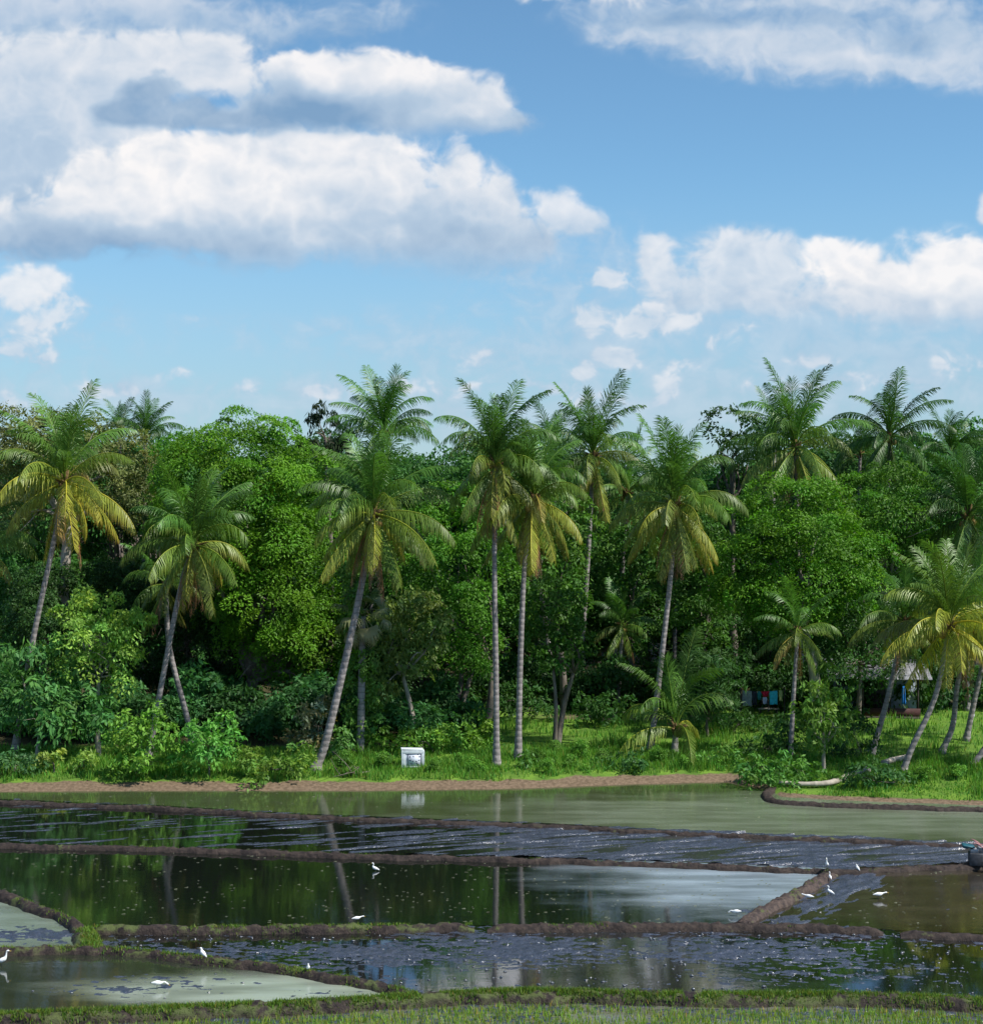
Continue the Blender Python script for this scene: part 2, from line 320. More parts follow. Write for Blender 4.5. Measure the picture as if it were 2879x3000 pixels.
def link(name, me, mat, parent=None, loc=(0, 0, 0), color=None):
    o = bpy.data.objects.new(name, me); C.objects.link(o); o.location = loc
    if mat is not None and me is not None and not me.materials: me.materials.append(M[mat] if isinstance(mat, str) else mat)
    if parent is not None: o.parent = parent
    if color is not None: o.color = (*color, 1)
    return o
def tag(o, label=None, cat=None, group=None, kind=None):
    if label: o['label'] = label
    if cat: o['category'] = cat
    if group: o['group'] = group
    if kind: o['kind'] = kind
    return o
def empty(name, loc, label, cat, group=None, rz=0):
    o = bpy.data.objects.new(name, None); C.objects.link(o); o.location = loc; o.rotation_euler = (0, 0, rz); o.empty_display_size = 0.2
    return tag(o, label, cat, group)
def catmull(pts, n):
    pts = np.asarray(pts, float)
    if len(pts) == 2: return pts[0] + (pts[1] - pts[0]) * np.linspace(0, 1, n)[:, None]
    P_ = np.vstack([2 * pts[0] - pts[1], pts, 2 * pts[-1] - pts[-2]])
    t = np.linspace(0, len(pts) - 1 - 1e-9, n); i = t.astype(int); f = (t - i)[:, None]
    a, b, c, d = P_[i], P_[i + 1], P_[i + 2], P_[i + 3]
    return 0.5 * (2 * b + (c - a) * f + (2 * a - 5 * b + 4 * c - d) * f ** 2 + (3 * b - a - 3 * c + d) * f ** 3)
def tube(path, rad, sides=8, cap=True, flat=1.0):
    """verts, quads, tris for a tube along path with a radius per point"""
    path = np.asarray(path, float); n = len(path); rad = np.broadcast_to(np.asarray(rad, float), (n,))
    tan = np.gradient(path, axis=0); tan /= np.linalg.norm(tan, axis=1)[:, None] + 1e-9
    ref = np.array([0, 1.0, 0]) if abs(tan[0][1]) < 0.9 else np.array([1.0, 0, 0])
    u = np.cross(ref, tan); u /= np.linalg.norm(u, axis=1)[:, None] + 1e-9; v = np.cross(tan, u)
    a = np.arange(sides) * 2 * np.pi / sides
    V = path[:, None, :] + rad[:, None, None] * (np.cos(a)[None, :, None] * u[:, None, :] + flat * np.sin(a)[None, :, None] * v[:, None, :])
    i = np.arange(n - 1)[:, None] * sides; j = np.arange(sides)[None, :]; k = (j + 1) % sides
    Q = np.stack([i + j, i + k, i + sides + k, i + sides + j], -1).reshape(-1, 4)
    V = V.reshape(-1, 3); T = []
    if cap:
        V = np.vstack([V, path[0], path[-1]]); c0, c1 = len(V) - 2, len(V) - 1; b = (n - 1) * sides
        for s in range(sides): T += [(c0, (s + 1) % sides, s), (c1, b + s, b + (s + 1) % sides)]
    return V, Q, np.array(T, np.int32).reshape(-1, 3)
class MB:
    """collects pieces into one mesh"""
    def __init__(s): s.v, s.q, s.t, s.n = [], [], [], 0
    def add(s, V, Q=None, T=None):
        V = np.asarray(V, float).reshape(-1, 3)
        s.v.append(V)
        if Q is not None and len(Q): s.q.append(np.asarray(Q) + s.n)
        if T is not None and len(T): s.t.append(np.asarray(T) + s.n)
        s.n += len(V); return s
    def tube(s, *a, **k): return s.add(*tube(*a, **k))
    def box(s, lo, hi, rot=None, ctr=None):
        x0, y0, z0 = lo; x1, y1, z1 = hi
        V = np.array([[x0,y0,z0],[x1,y0,z0],[x1,y1,z0],[x0,y1,z0],[x0,y0,z1],[x1,y0,z1],[x1,y1,z1],[x0,y1,z1]], float)
        if rot is not None:
            c = np.array(ctr if ctr is not None else (0, 0, 0)); V = (V - c) @ np.array(rot).T + c
        return s.add(V, [[0,3,2,1],[4,5,6,7],[0,1,5,4],[1,2,6,5],[2,3,7,6],[3,0,4,7]])
    def mesh(s, name, smooth=False):
        return mesh_np(name, np.vstack(s.v), np.vstack(s.q) if s.q else None, np.vstack(s.t) if s.t else None, None, smooth)
    def build(s, name, mat, parent=None, smooth=False, bevel=0, loc=(0, 0, 0)):
        o = link(name, s.mesh(name, smooth), mat, parent, loc)
        if bevel:
            m = o.modifiers.new('bevel', 'BEVEL'); m.width = bevel; m.segments = 2; m.limit_method = 'ANGLE'
        return o

# ------------------------------------------------------------------ the lie of the land (metres; water surface at z = 0)
def PW(px, py, z=0.0):
    """point of the photograph on the level z"""
    Y = (H - z) * F / (py - YH); return np.array([(px - CX) * Y / F, Y, z])
def PY(px, py, Y): return np.array([(px - CX) * Y / F, Y, H - (py - YH) * Y / F])
shore_px = [(-900, 1520), (-300, 1519), (0, 1517), (300, 1515), (700, 1515), (1000, 1511), (1200, 1503), (1400, 1498), (1462, 1500), (1470, 1512), (1490, 1526), (1600, 1533), (1881, 1543), (2300, 1556), (2900, 1570)]
SH = np.array([PW(*p)[:2] for p in shore_px])
SH = SH[np.argsort(SH[:, 0])]
def shoreY(x): return np.interp(x, SH[:, 0], SH[:, 1])
def gz(x, y):
    x = np.asarray(x, float); y = np.asarray(y, float)
    t = y - shoreY(x)
    right = sstep(12.3, 13.6, x)
    prof_l = np.interp(t, [-1.2, -0.2, 0.5, 1.6, 4, 12, 30], [-0.32, -0.12, 0.10, 0.34, 0.45, 0.6, 0.9])
    prof_r = np.interp(t, [-1.2, -0.5, 0.2, 0.7, 3.2, 5.0, 12, 30], [-0.32, -0.3, 0.02, 0.10, 0.12, 0.42, 0.6, 0.9])
    z = prof_l * (1 - right) + prof_r * right
    z = z + np.where(t > 1.5, 0.10 * fbm(x / 3.0, y / 3.0, 3, 77), 0) + np.where((t > -0.3) & (t < 2.5), 0.05 * fbm(x / 0.9, y / 0.9, 3, 78), 0)
    z = np.where(y < 41.0, np.maximum(z, -0.02), z)
    return z
def GP(px, py):
    z = 0.4
    for _ in range(6):
        p = PW(px, py, z); z = float(gz(p[0], p[1]))
    return p
# ground: one sheet out to the horizon
gx = np.concatenate([-np.geomspace(3500, 44, 16), np.arange(-42, 42.01, 0.45), np.geomspace(44, 3500, 16)])
gy = np.concatenate([-np.geomspace(900, 20, 6), np.arange(-10, 66, 4.0), np.arange(66, 84, 0.3), np.arange(84, 130, 1.0), np.geomspace(132, 4200, 18)])
GX, GY = np.meshgrid(gx, gy); GZ = gz(GX, GY)
idx = np.arange(GX.size).reshape(GX.shape)
Qs = np.stack([idx[:-1, :-1], idx[:-1, 1:], idx[1:, 1:], idx[1:, :-1]], -1).reshape(-1, 4)
me = mesh_np('ground', np.stack([GX, GY, GZ], -1), Qs, None, None, True)
tt = GY - shoreY(GX)
gmask = np.where(GX > 12.8, sstep(0.4, 1.0, tt), sstep(.75, 1.5, tt + .5 * fbm(GX / 1.6, GY / 1.6, 3, 17))).astype(np.float32)
fp = np.exp(-((GX - 7.5) ** 2 / 40 + (GY - 91.5) ** 2 / 1.6)) * 0.9
gmask = np.clip(gmask - fp, 0, 1).astype(np.float32)
lit = np.maximum(sstep(92, 96, GY), sstep(81, 84, GY) * sstep(-2, -5, GX)).astype(np.float32); a = me.attributes.new('litter', 'FLOAT', 'POINT'); a.data.foreach_set('value', lit.ravel())
a = me.attributes.new('grassy', 'FLOAT', 'POINT'); a.data.foreach_set('value', gmask.ravel())
tag(link('ground', me, 'ground'), 'grassy bank and soil running back under the palm grove', kind='structure')

# ------------------------------------------------------------------ bunds and paddies
LN = dict(
 b1=[(-700,1500),(-200,1520),(0,1529),(300,1541),(560,1556),(900,1570),(1060,1576),(1300,1589),(1600,1602),(1881,1614),(2300,1632),(2700,1650)],
 b2=[(-700,1606),(-200,1610),(0,1613),(300,1619),(640,1631),(800,1635),(1000,1640),(1300,1650),(1590,1662),(1700,1658),(1850,1652),(2200,1650),(2700,1660)],
 b3=[(1590,1664),(1540,1694),(1480,1727),(1420,1758)],
 b4a=[(170,1774),(400,1774),(700,1771),(908,1769)],
 b4b=[(932,1771),(1100,1769),(1400,1768),(1600,1771),(1690,1777)],
 b4c=[(1722,1780),(1881,1786),(2300,1800),(2700,1812)],
 b5=[(-500,1560),(-200,1640),(0,1708),(60,1728),(120,1752),(164,1776)],
 b5b=[(164,1776),(172,1796),(176,1812)],
 b6=[(-600,1830),(-200,1818),(0,1813),(150,1812),(250,1815),(400,1831),(550,1850),(700,1876),(800,1900)],
 b7=[(-700,1985),(-200,1958),(0,1946),(200,1938),(400,1929),(600,1921),(800,1909),(1000,1900),(1300,1907),(1600,1907),(1881,1918),(2300,1940),(2800,1975)],
 b8=[(1535,1505),(1500,1503),(1472,1508),(1466,1516),(1482,1527),(1560,1534),(1700,1539),(1881,1544),(2300,1556),(2700,1566)],
)
def line_world(k, z=0.2, step=0.12):
    p = np.array([PW(*q, z)[:2] for q in LN[k]])
    c = catmull(p, 40 * len(p)); s = np.concatenate([[0], np.cumsum(np.linalg.norm(np.diff(c, axis=0), axis=1))])
    n = max(4, int(s[-1] / step)); t = np.linspace(0, s[-1], n)
    return np.stack([np.interp(t, s, c[:, 0]), np.interp(t, s, c[:, 1])], 1)
BW = {}
def bund(k, h, w, mat, label, seed, round_ends=True):
    c = line_world(k); BW[k] = (c, h, w)
    n = len(c); tan = np.gradient(c, axis=0); tan /= np.linalg.norm(tan, axis=1)[:, None]; nor = np.stack([-tan[:, 1], tan[:, 0]], 1)
    u = np.array([-1, -.82, -.66, -.5, -.3, 0, .3, .5, .66, .82, 1]); prof = np.array([-.6, .12, .55, .86, .98, 1.0, .98, .86, .55, .12, -.6])
    s = np.arange(n) * 0.12
    wv = w * (1 + 0.42 * fbm(s / 0.8, s * 0 + seed, 4, seed) + .3 * fbm(s / 3.5, s * 0 + 3, 2, seed + 7)); hv = h * (1 + 0.42 * fbm(s / 0.9, s * 0 + seed + 5, 4, seed + 1) + .25 * fbm(s / 4, s * 0 + 8, 2, seed + 8))
    off = 0.22 * fbm(s / 1.7, s * 0 + 9, 3, seed + 2)
    e = np.minimum(s, s[-1] - s); 
    if round_ends: hv = hv * (0.35 + 0.65 * sstep(0, 0.5, e))
    XY = c[:, None, :] + nor[:, None, :] * ((u[None, :] * wv[:, None] * 0.5) + off[:, None])[..., None]
    Z = prof[None, :] * hv[:, None]
    Z = Z + np.where(prof > 0, 1, 0)[None, :] * (0.085 * fbm(XY[..., 0] / 0.26, XY[..., 1] / 0.22, 3, seed + 3) + 0.05 * noise2(XY[..., 0] / 0.09, XY[..., 1] / 0.12, seed + 4)) * min(1, h / 0.2)
    V = np.concatenate([XY, Z[..., None]], -1); m = len(u)
    i = np.arange(n * m).reshape(n, m); Q = np.stack([i[:-1, :-1], i[1:, :-1], i[1:, 1:], i[:-1, 1:]], -1).reshape(-1, 4)
    if np.cross(np.append(tan[0], 0), np.append(nor[0], 0))[2] > 0: Q = Q[:, ::-1]
    o = link('earth_bund', mesh_np('earth_bund', V, Q, None, None, True), mat)
    return tag(o, label, kind='structure')
bund('b1', .14, .42, 'bund', 'long thin dark bund nearest the far bank, running across the whole field', 101)
bund('b2', .16, .48, 'bund', 'second dark bund from the far bank, with the ploughed mud strip behind it', 111)
bund('b3', .20, .66, 'bund_dry', 'short diagonal brown bund sloping down from the egret at the junction', 121)
bund('b4a', .22, .54, 'bund_mid', 'mossy brown bund in the middle of the field, left of the small gap', 131)
bund('b4b', .21, .54, 'bund', 'dark clumpy bund in the middle of the field, right of the small gap', 141)
bund('b4c', .16, .5, 'bund', 'low dark bund running out of the right edge in front of the yellow reflection', 151)
bund('b5', .22, .6, 'bund_mid', 'diagonal bund coming down from the left edge to the grassy corner', 161)
bund('b5b', .23, .9, 'bund_grassy', 'short grassy corner joining the left bunds', 171)
bund('b6', .19, .5, 'bund_mid', 'bund with two egrets sloping down to the grassy front bund', 181)
bund('b7', .27, .74, 'bund_grassy', 'grass-topped bund crossing the whole front of the field', 191)
bund('b8', .16, .55, 'bund', 'low curved bund round the small grass plot on the right', 201)

def poly_px(pts): return np.array([PW(*p)[:2] for p in pts])
def seg(k, x0, x1, rev=False):
    p = np.array(LN[k], float); p = p[np.argsort(p[:, 0])]
    xs = [x for x in p[:, 0] if x0 < x < x1]; xs = [x0] + xs + [x1]
    r = [(x, float(np.interp(x, p[:, 0], p[:, 1]))) for x in xs]
    return r[::-1] if rev else r
far_shore = [(x, y - 14) for x, y in shore_px if -800 <= x <= 1500] + [(1560, 1512), (2100, 1536), (2600, 1550)]
FIELDS = {
 'f1': far_shore + seg('b1', -650, 2600, True),
 'f2': seg('b1', -650, 2600) + seg('b2', -650, 2600, True),
 'f3': seg('b2', -420, 1590) + [(1540, 1694), (1480, 1727), (1420, 1758)] + [(1420, 1769), (1100, 1770), (700, 1772), (400, 1774), (166, 1776), (120, 1752), (60, 1728), (0, 1708), (-200, 1640)],
 'f4': seg('b2', 1590, 2600) + [(2600, 1810), (1881, 1787), (1722, 1781), (1600, 1772), (1420, 1769), (1420, 1758), (1480, 1727), (1540, 1694)],
 'f5': [(172, 1776), (400, 1775), (700, 1773), (1100, 1771), (1420, 1770), (1600, 1773), (1722, 1782), (1881, 1788), (2600, 1811)] + seg('b7', 790, 2600, True) + seg('b6', 176, 790, True),
 'f6': [(-420, 1590), (-200, 1640), (0, 1708), (60, 1728), (120, 1752), (164, 1776), (172, 1796), (176, 1813)] + seg('b6', -420, 176, True),
 'f7': seg('b6', -420, 790) + seg('b7', -420, 790, True),
 'f8': seg('b7', -650, 2700) + [(2700, 2300), (-650, 2300)],
}
FW = {k: poly_px(v) for k, v in FIELDS.items()}
def in_poly(px, py, poly):
    ins = np.zeros(px.shape, bool); j = len(poly) - 1
    for i in range(len(poly)):
        xi, yi = poly[i]; xj, yj = poly[j]
        ins ^= ((yi > py) != (yj > py)) & (px < (xj - xi) * (py - yi) / (yj - yi + 1e-12) + xi); j = i
    return ins
WP = {  # clear colour, silt colour, silt centre (px), radii (m), power, roughness, base silt
 'f1': ((.035, .05, .012), (.17, .20, .14), (1600, 1562), (17, 5.5), 1.0, (.04, .22), .16, 'pale green silty water below the far bank'),
 'f2': ((.006, .007, .006), (.09, .10, .10), (1500, 1630), (14, 5), .5, (.03, .12), 0, 'thin water over the ploughed mud strip'),
 'f3': ((.006, .008, .006), (.29, .36, .41), (1560, 1672), (9.5, 6.5), 1.0, (.03, .30), 0, 'large calm paddy mirroring the trees, pale with silt and painted-in sky reflection at its right end'),  # silt tone raised and blued, so sky reflection is painted into it
 'f4': ((.014, .011, .007), (.06, .05, .035), (1800, 1700), (9, 5), .6, (.04, .12), .15, 'brownish paddy with yellow reflections at the right edge'),
 'f5': ((.006, .007, .006), (.05, .058, .065), (1180, 1850), (6, 5), .3, (.015, .05), 0, 'dark water between the mud clods of the front paddy'),
 'f6': ((.05, .065, .035), (.20, .25, .20), (30, 1745), (5, 5), 1.0, (.05, .2), .35, 'small pale green paddy at the left edge behind the grassy corner'),
 'f7': ((.012, .016, .008), (.33, .38, .30), (640, 1898), (7.5, 2.6), 1.0, (.03, .22), .05, 'pale silty paddy in the left front corner'),
 'f8': ((.05, .05, .03), (.2, .2, .17), (1170, 1950), (8, 3), .6, (.05, .12), .2, 'puddled water among the rice shoots at the bottom'),
}
import bmesh
for k, poly in FW.items():
    c1, c2, ctr, rad, pw_, rg, bs, lab = WP[k]
    bm = bmesh.new(); vs = [bm.verts.new((x, y, 0.0)) for x, y in poly]; f = bm.faces.new(vs)
    if f.normal.z < 0: f.normal_flip()
    bmesh.ops.triangulate(bm, faces=[f]); bm.normal_update()
    for f in bm.faces:
        if f.normal.z < 0: f.normal_flip()
    me = bpy.data.meshes.new('paddy_water'); bm.to_mesh(me); bm.free()
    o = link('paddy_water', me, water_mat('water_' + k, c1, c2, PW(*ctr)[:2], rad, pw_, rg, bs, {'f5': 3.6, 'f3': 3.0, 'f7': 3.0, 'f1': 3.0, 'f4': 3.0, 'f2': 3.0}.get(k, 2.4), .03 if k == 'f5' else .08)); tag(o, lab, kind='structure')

def dist_line(x, y, c):
    d = np.full(x.shape, 1e9)
    for i in range(0, len(c) - 8, 8):
        a_, b_ = c[i], c[min(i + 8, len(c) - 1)]; ab = b_ - a_; t = np.clip(((x - a_[0]) * ab[0] + (y - a_[1]) * ab[1]) / (ab @ ab), 0, 1)
        d = np.minimum(d, np.hypot(x - a_[0] - t * ab[0], y - a_[1] - t * ab[1]))
    return d
def blob(x, y, px, py, rx, ry):
    c = PW(px, py); return np.exp(-(((x - c[0]) / rx) ** 2 + ((y - c[1]) / ry) ** 2))
def mud(k, cover, height, label, rx=0.055, ry=0.085):
    poly = FW[k]; x0, y0 = poly.min(0); x1, y1 = poly.max(0); x0 = max(x0, -21); x1 = min(x1, 21 if k != 'f2' else 25); y0 = max(y0, 38)
    X, Y = np.meshgrid(np.arange(x0, x1, rx), np.arange(y0, y1, ry))
    X = X + 0.35 * rx * noise2(X * 9, Y * 9, 5); Y = Y + 0.35 * ry * noise2(X * 9 + 50, Y * 9, 6)
    Z = np.maximum(height(X, Y, cover(X, Y)), -0.08)
    ins = in_poly(X, Y, poly)
    up = (Z > -0.025) & ins
    q = up[:-1, :-1] | up[1:, :-1] | up[:-1, 1:] | up[1:, 1:]
    idx = np.arange(X.size).reshape(X.shape)
    Q = np.stack([idx[:-1, :-1], idx[:-1, 1:], idx[1:, 1:], idx[1:, :-1]], -1)[q]
    used, inv = np.unique(Q, return_inverse=True)
    V = np.stack([X.ravel()[used], Y.ravel()[used], Z.ravel()[used]], -1)
    o = link('mud', mesh_np('mud', V, inv.reshape(-1, 4), None, None, True), 'mud')
    return tag(o, label, kind='structure')
def rotc(x, y, deg):
    a_ = math.radians(deg); return x * math.cos(a_) + y * math.sin(a_), -x * math.sin(a_) + y * math.cos(a_)
def h_furrow(x, y, cov):
    u, v = rotc(x, y, 17)
    n = fbm(u / 3.4, v / 0.34, 4, 301, .5) + 0.14 * fbm(x / .3, y / .25, 2, 309)
    return 0.14 * (n + cov)
def c_f2(x, y):
    return -0.24 + 0.30 * sstep(-12, 4, x) + 0.06 * sstep(2, 14, x) + 0.30 * fbm(x / 4, y / 2, 2, 311)
mud('f2', c_f2, h_furrow, 'furrowed grey mud of the ploughed strip between the two far bunds', .07, .075)
def h_clod(x, y, cov):
    u, v = rotc(x, y, -9)
    n = .45 * fbm(u / 1.6, v / .4, 3, 320, .5) + .9 * fbm(u / 0.42, v / 0.15, 3, 321, .6)
    return 0.085 * (n + cov)
def c_f5(x, y):
    c = -0.16 + 0.46 * fbm(x / 3.2, y / 1.6, 3, 331)
    c += 0.20 * blob(x, y, 650, 1830, 7, 2.2) + 0.22 * blob(x, y, 1480, 1820, 7, 2.6) + 0.14 * blob(x, y, 980, 1815, 5, 2)
    c -= 0.42 * blob(x, y, 1180, 1865, 2.6, 1.8) + 0.35 * blob(x, y, 1170, 1790, 2.0, 1.0) + .35 * blob(x, y, 560, 1790, 3, .8) + .3 * blob(x, y, 880, 1880, 3, 1.2) + .3 * blob(x, y, 1850, 1850, 3, 4)
    return c
mud('f5', c_f5, h_clod, 'churned dark clods of mud in the front paddy', .05, .075)
def c_f4(x, y):
    d = dist_line(x, y, BW['b3'][0]); return -0.55 + 0.75 * np.exp(-((d - 1.1) / 0.8) ** 2) + .45 * blob(x, y, 1620, 1690, 1.4, 1.2)
mud('f4', c_f4, lambda x, y, c: 0.10 * (fbm(*[q / s for q, s in zip(rotc(x, y, 50), (1.2, .4))], 4, 341, .55) + c), 'wet mud rows where the egrets feed beside the diagonal bund')
def c_f6(x, y): return -0.62 + 0.85 * blob(x, y, 60, 1790, 3.2, 1.1)
mud('f6', c_f6, h_clod, 'mud clods in the small paddy at the left edge')
def c_f7(x, y): return -0.70 + 0.62 * blob(x, y, 320, 1876, 3.2, 1.0) + .55 * blob(x, y, 780, 1892, 1.8, .7) + .5 * blob(x, y, 200, 1900, 2.4, .6) + .42 * blob(x, y, 600, 1905, 2, .4)
mud('f7', c_f7, h_clod, 'scattered mud clods in the pale left front paddy')
def c_f3(x, y): return -0.80 + 0.62 * blob(x, y, 1440, 1740, .8, .6) + .4 * blob(x, y, 1400, 1745, 1.2, .4)
mud('f3', c_f3, h_clod, 'small mud clods beside the foot of the diagonal bund')
def c_f8(x, y): return -0.02 + 0.3 * fbm(x / 2, y / 1.2, 2, 351) - .8 * blob(x, y, 1160, 1948, 1.0, .45) - .4 * blob(x, y, 150, 1950, 3, .4)
mud('f8', c_f8, h_clod, 'muddy bed of rice shoots along the bottom edge')

def clods(kf, n, cover, label, r0=.03, r1=.10, thr=-.25):
    rr = np.random.RandomState(n); p = FW[kf]; x = rr.uniform(-20, 20, n * 3); y = rr.uniform(p[:, 1].min(), p[:, 1].max(), n * 3)
    ok = in_poly(x, y, p) & (cover(x, y) + .35 * fbm(x / .9, y / .5, 3, 361) > thr); x, y = x[ok][:n], y[ok][:n]; m = len(x); sz = r0 + (r1 - r0) * rr.rand(m) ** 2.5
    d = np.array([[1, 0, 0], [-1, 0, 0], [0, 1, 0], [0, -1, 0], [0, 0, .75], [0, 0, -.6], [.6, .6, .3], [-.6, -.6, .35]])[None] * rr.uniform(.6, 1.35, (m, 8, 3))
    a_ = rr.uniform(0, 6.28, m); c_, s_ = np.cos(a_)[:, None], np.sin(a_)[:, None]; V = np.stack([(d[..., 0] * c_ - d[..., 1] * s_) * 1.4, d[..., 0] * s_ + d[..., 1] * c_, d[..., 2]], -1) * sz[:, None, None] + np.stack([x, y, sz * .25], -1)[:, None, :]
    T = np.array([[0, 6, 4], [6, 2, 4], [2, 1, 4], [1, 7, 4], [7, 3, 4], [3, 0, 4], [0, 2, 6], [1, 3, 7], [2, 0, 5], [1, 2, 5], [3, 1, 5], [0, 3, 5]])
    tag(link('mud_clods', mesh_np('mud_clods', V, None, (np.arange(m)[:, None, None] * 8 + T[None]).reshape(-1, 3), None, False), 'mud'), label, kind='stuff')
clods('f5', 1300, c_f5, 'small dark clods poking out of the front paddy', .010, .055, -.5)
clods('f2', 500, c_f2, 'small dark clods on the ploughed strip', .012, .05, -.05)
clods('f7', 160, c_f7, 'small dark clods in the pale left front paddy', .012, .06, -.45)
clods('f6', 120, c_f6, 'small dark clods in the paddy at the left edge', .015, .06, -.2)
clods('f4', 160, c_f4, 'small dark clods beside the diagonal bund', .015, .05, -.2)
clods('f3', 60, c_f3, 'small dark clods near the foot of the diagonal bund', .012, .05, -.62)

# ------------------------------------------------------------------ grass
def blades(name, x, y, z, hgt, wid, rng, mat, col, lean=0.35, label=None):
    n = len(x); az = rng.uniform(0, 2 * np.pi, n); la = rng.uniform(0, 2 * np.pi, n); le = rng.uniform(0.1, 1, n) * lean * hgt
    dx, dy = np.cos(az) * wid / 2, np.sin(az) * wid / 2
    base = np.stack([x, y, z - 0.02], -1); w = np.stack([dx, dy, dx * 0], -1)
    mid = base + np.stack([np.cos(la) * le * .35, np.sin(la) * le * .35, hgt * .55], -1); tip = base + np.stack([np.cos(la) * le, np.sin(la) * le, hgt], -1)
    V = np.stack([base - w, base + w, mid + w * .7, mid - w * .7, tip], 1)
    o = np.arange(n)[:, None] * 5
    Q = o + np.array([[0, 1, 2, 3]]); T = o + np.array([[3, 2, 4]])
    t = np.ones((n, 3)) * rng.uniform(.6, 1.3, (n, 1)); t[:, 0] *= rng.uniform(.7, 1.4, n); dry = rng.rand(n) < .06; t[dry] *= np.array([1.9, 1.0, 1.6]); t *= (1 + .22 * fbm(x / 1.4, y / 1.4, 3, 55))[:, None]
    ob = link(name, mesh_np(name, V, Q, T, np.repeat(t, 5, 0)), mat, None, (0, 0, 0), col)
    return tag(ob, label, kind='stuff')
rg = np.random.RandomState(7)
n = 150000
x = rg.uniform(-30, 30, n); t = np.where(rg.rand(n) < .6, rg.uniform(.5, 8, n), rg.uniform(2, 26, n)); y = shoreY(x) + t
edge = np.where(x > 12.8, .55, 1.25) + .6 * fbm(x / 1.2, y / 1.2, 2, 61)
patch = fbm(x / 2.6, y / 2.6, 3, 63)
keep = (t > edge) & (rg.rand(n) < .62 + .9 * patch) & ~((np.abs(y - 91.5) < 1.1) & (np.abs(x - 7.5) < 7)) & (y < 94) & ((y < 82.5) | (x > -3.5)); x, y, t, patch = x[keep], y[keep], t[keep], patch[keep]
hg = (.14 + .22 * rg.rand(len(x))) * (1 + .9 * np.clip(patch, -.5, 1)) * np.where((x > 12.8) & (t < 4), .55, 1)
hg *= 1 + 1.2 * sstep(.15, .5, patch) * rg.rand(len(x))
blades('grass', x, y, gz(x, y), hg, .045 + 0 * x, rg, 'grass', (.115, .28, .035), .5, 'bright green grass growing along the bank under the palms')
def bund_grass(k, dens, h, label, frac=.9):
    c, bh, bw = BW[k]; rr = np.random.RandomState(len(c)); n = int(len(c) * .12 * dens); i = rr.randint(1, len(c) - 1, n)
    tan = np.gradient(c, axis=0); tan /= np.linalg.norm(tan, axis=1)[:, None]; nor = np.stack([-tan[:, 1], tan[:, 0]], 1)
    u = np.clip(rr.normal(.0, .45, n), -.95, .95); p = c[i] + nor[i] * (u * bw * .5)[:, None] + tan[i] * rr.uniform(-.06, .06, (n, 1))
    k2 = fbm(p[:, 0] / 1.1, p[:, 1] / 1.1, 3, 91) > frac; p, u = p[k2], u[k2]
    z = bh * np.interp(np.abs(u), [0, .3, .5, .66, .82, 1], [1, .98, .86, .55, .12, -.3])
    blades('grass', p[:, 0], p[:, 1], z, h * rr.uniform(.5, 1.4, len(u)), .025 + 0 * u, rr, 'grass', (.125, .22, .03), .7, label)
bund_grass('b7', 700, .11, 'grass tufts on top of the front bund', -.22)
bund_grass('b5b', 600, .10, 'grass tufts on the left corner bund', -.5)
bund_grass('b4a', 240, .08, 'thin grass on the middle bund left of the gap', .0)
bund_grass('b6', 260, .08, 'thin grass on the sloping bund with egrets', -.05)
bund_grass('b4b', 110, .07, 'thin grass on the middle bund right of the gap', .22)
bund_grass('b3', 120, .07, 'thin grass on the short diagonal bund', .2)
bund_grass('b2', 60, .07, 'sparse grass on the second far bund', .3)
bund_grass('b5', 130, .08, 'thin grass on the diagonal bund at the left edge', .1)
# rice shoots in the bottom strip, stubble specks in the calm paddies
rs = np.random.RandomState(11)
n = 90000; x = rs.uniform(-19, 19, n); y = rs.uniform(39, 47, n); ok = in_poly(x, y, FW['f8']); x, y = x[ok], y[ok]
c7 = BW['b7'][0]; dd = np.interp(x, c7[:, 0], c7[:, 1]) - y
ok = (dd > .45) & (rs.rand(len(x)) < .22 + .78 * sstep(.2, 1.0, dd + .9 * fbm(x / 1.2, y / .8, 3, 95)) - .9 * blob(x, y, 1160, 1948, .9, .4)); x, y = x[ok], y[ok]
blades('rice_shoots', x, y, 0 * x, rs.uniform(.06, .22, len(x)), .026 + 0 * x, rs, 'grass', (.21, .34, .045), .6, 'young green rice shoots in the muddy strip along the bottom edge')
for kf, n, lab in (('f3', 800, 'tiny floating stalks scattered over the calm dark paddy'), ('f4', 600, 'tiny floating stalks scattered over the brownish paddy'), ('f1', 260, 'tiny stalks standing in the pale green water')):
    p = FW[kf]; x = rs.uniform(-21, 21, n * 2); y = rs.uniform(p[:, 1].min(), p[:, 1].max(), n * 2); ok = in_poly(x, y, p) & (fbm(x / 1.5, y / 1.0, 3, 97) > -.05); x, y = x[ok], y[ok]
    az = rs.uniform(-.5, .5, len(x)); ln = rs.uniform(.02, .075, len(x)); V = np.stack([np.stack([x - ln * np.cos(az), y - ln * np.sin(az), 0 * x + .008], -1), np.stack([x + ln * np.cos(az), y + ln * np.sin(az), 0 * x + .012], -1), np.stack([x + ln * .6, y + .015, 0 * x + rs.uniform(.012, .035, len(x))], -1), np.stack([x - ln * .6, y + .02, 0 * x + .014], -1)], 1)
    tag(link('floating_stalks', mesh_np('floating_stalks', V, np.arange(len(x) * 4).reshape(-1, 4), None, np.repeat(rs.uniform(.5, 1.3, (len(x), 1)) * np.ones((1, 3)), 4, 0)), 'grass', None, (0, 0, 0), (.22, .24, .16)), lab, kind='stuff')

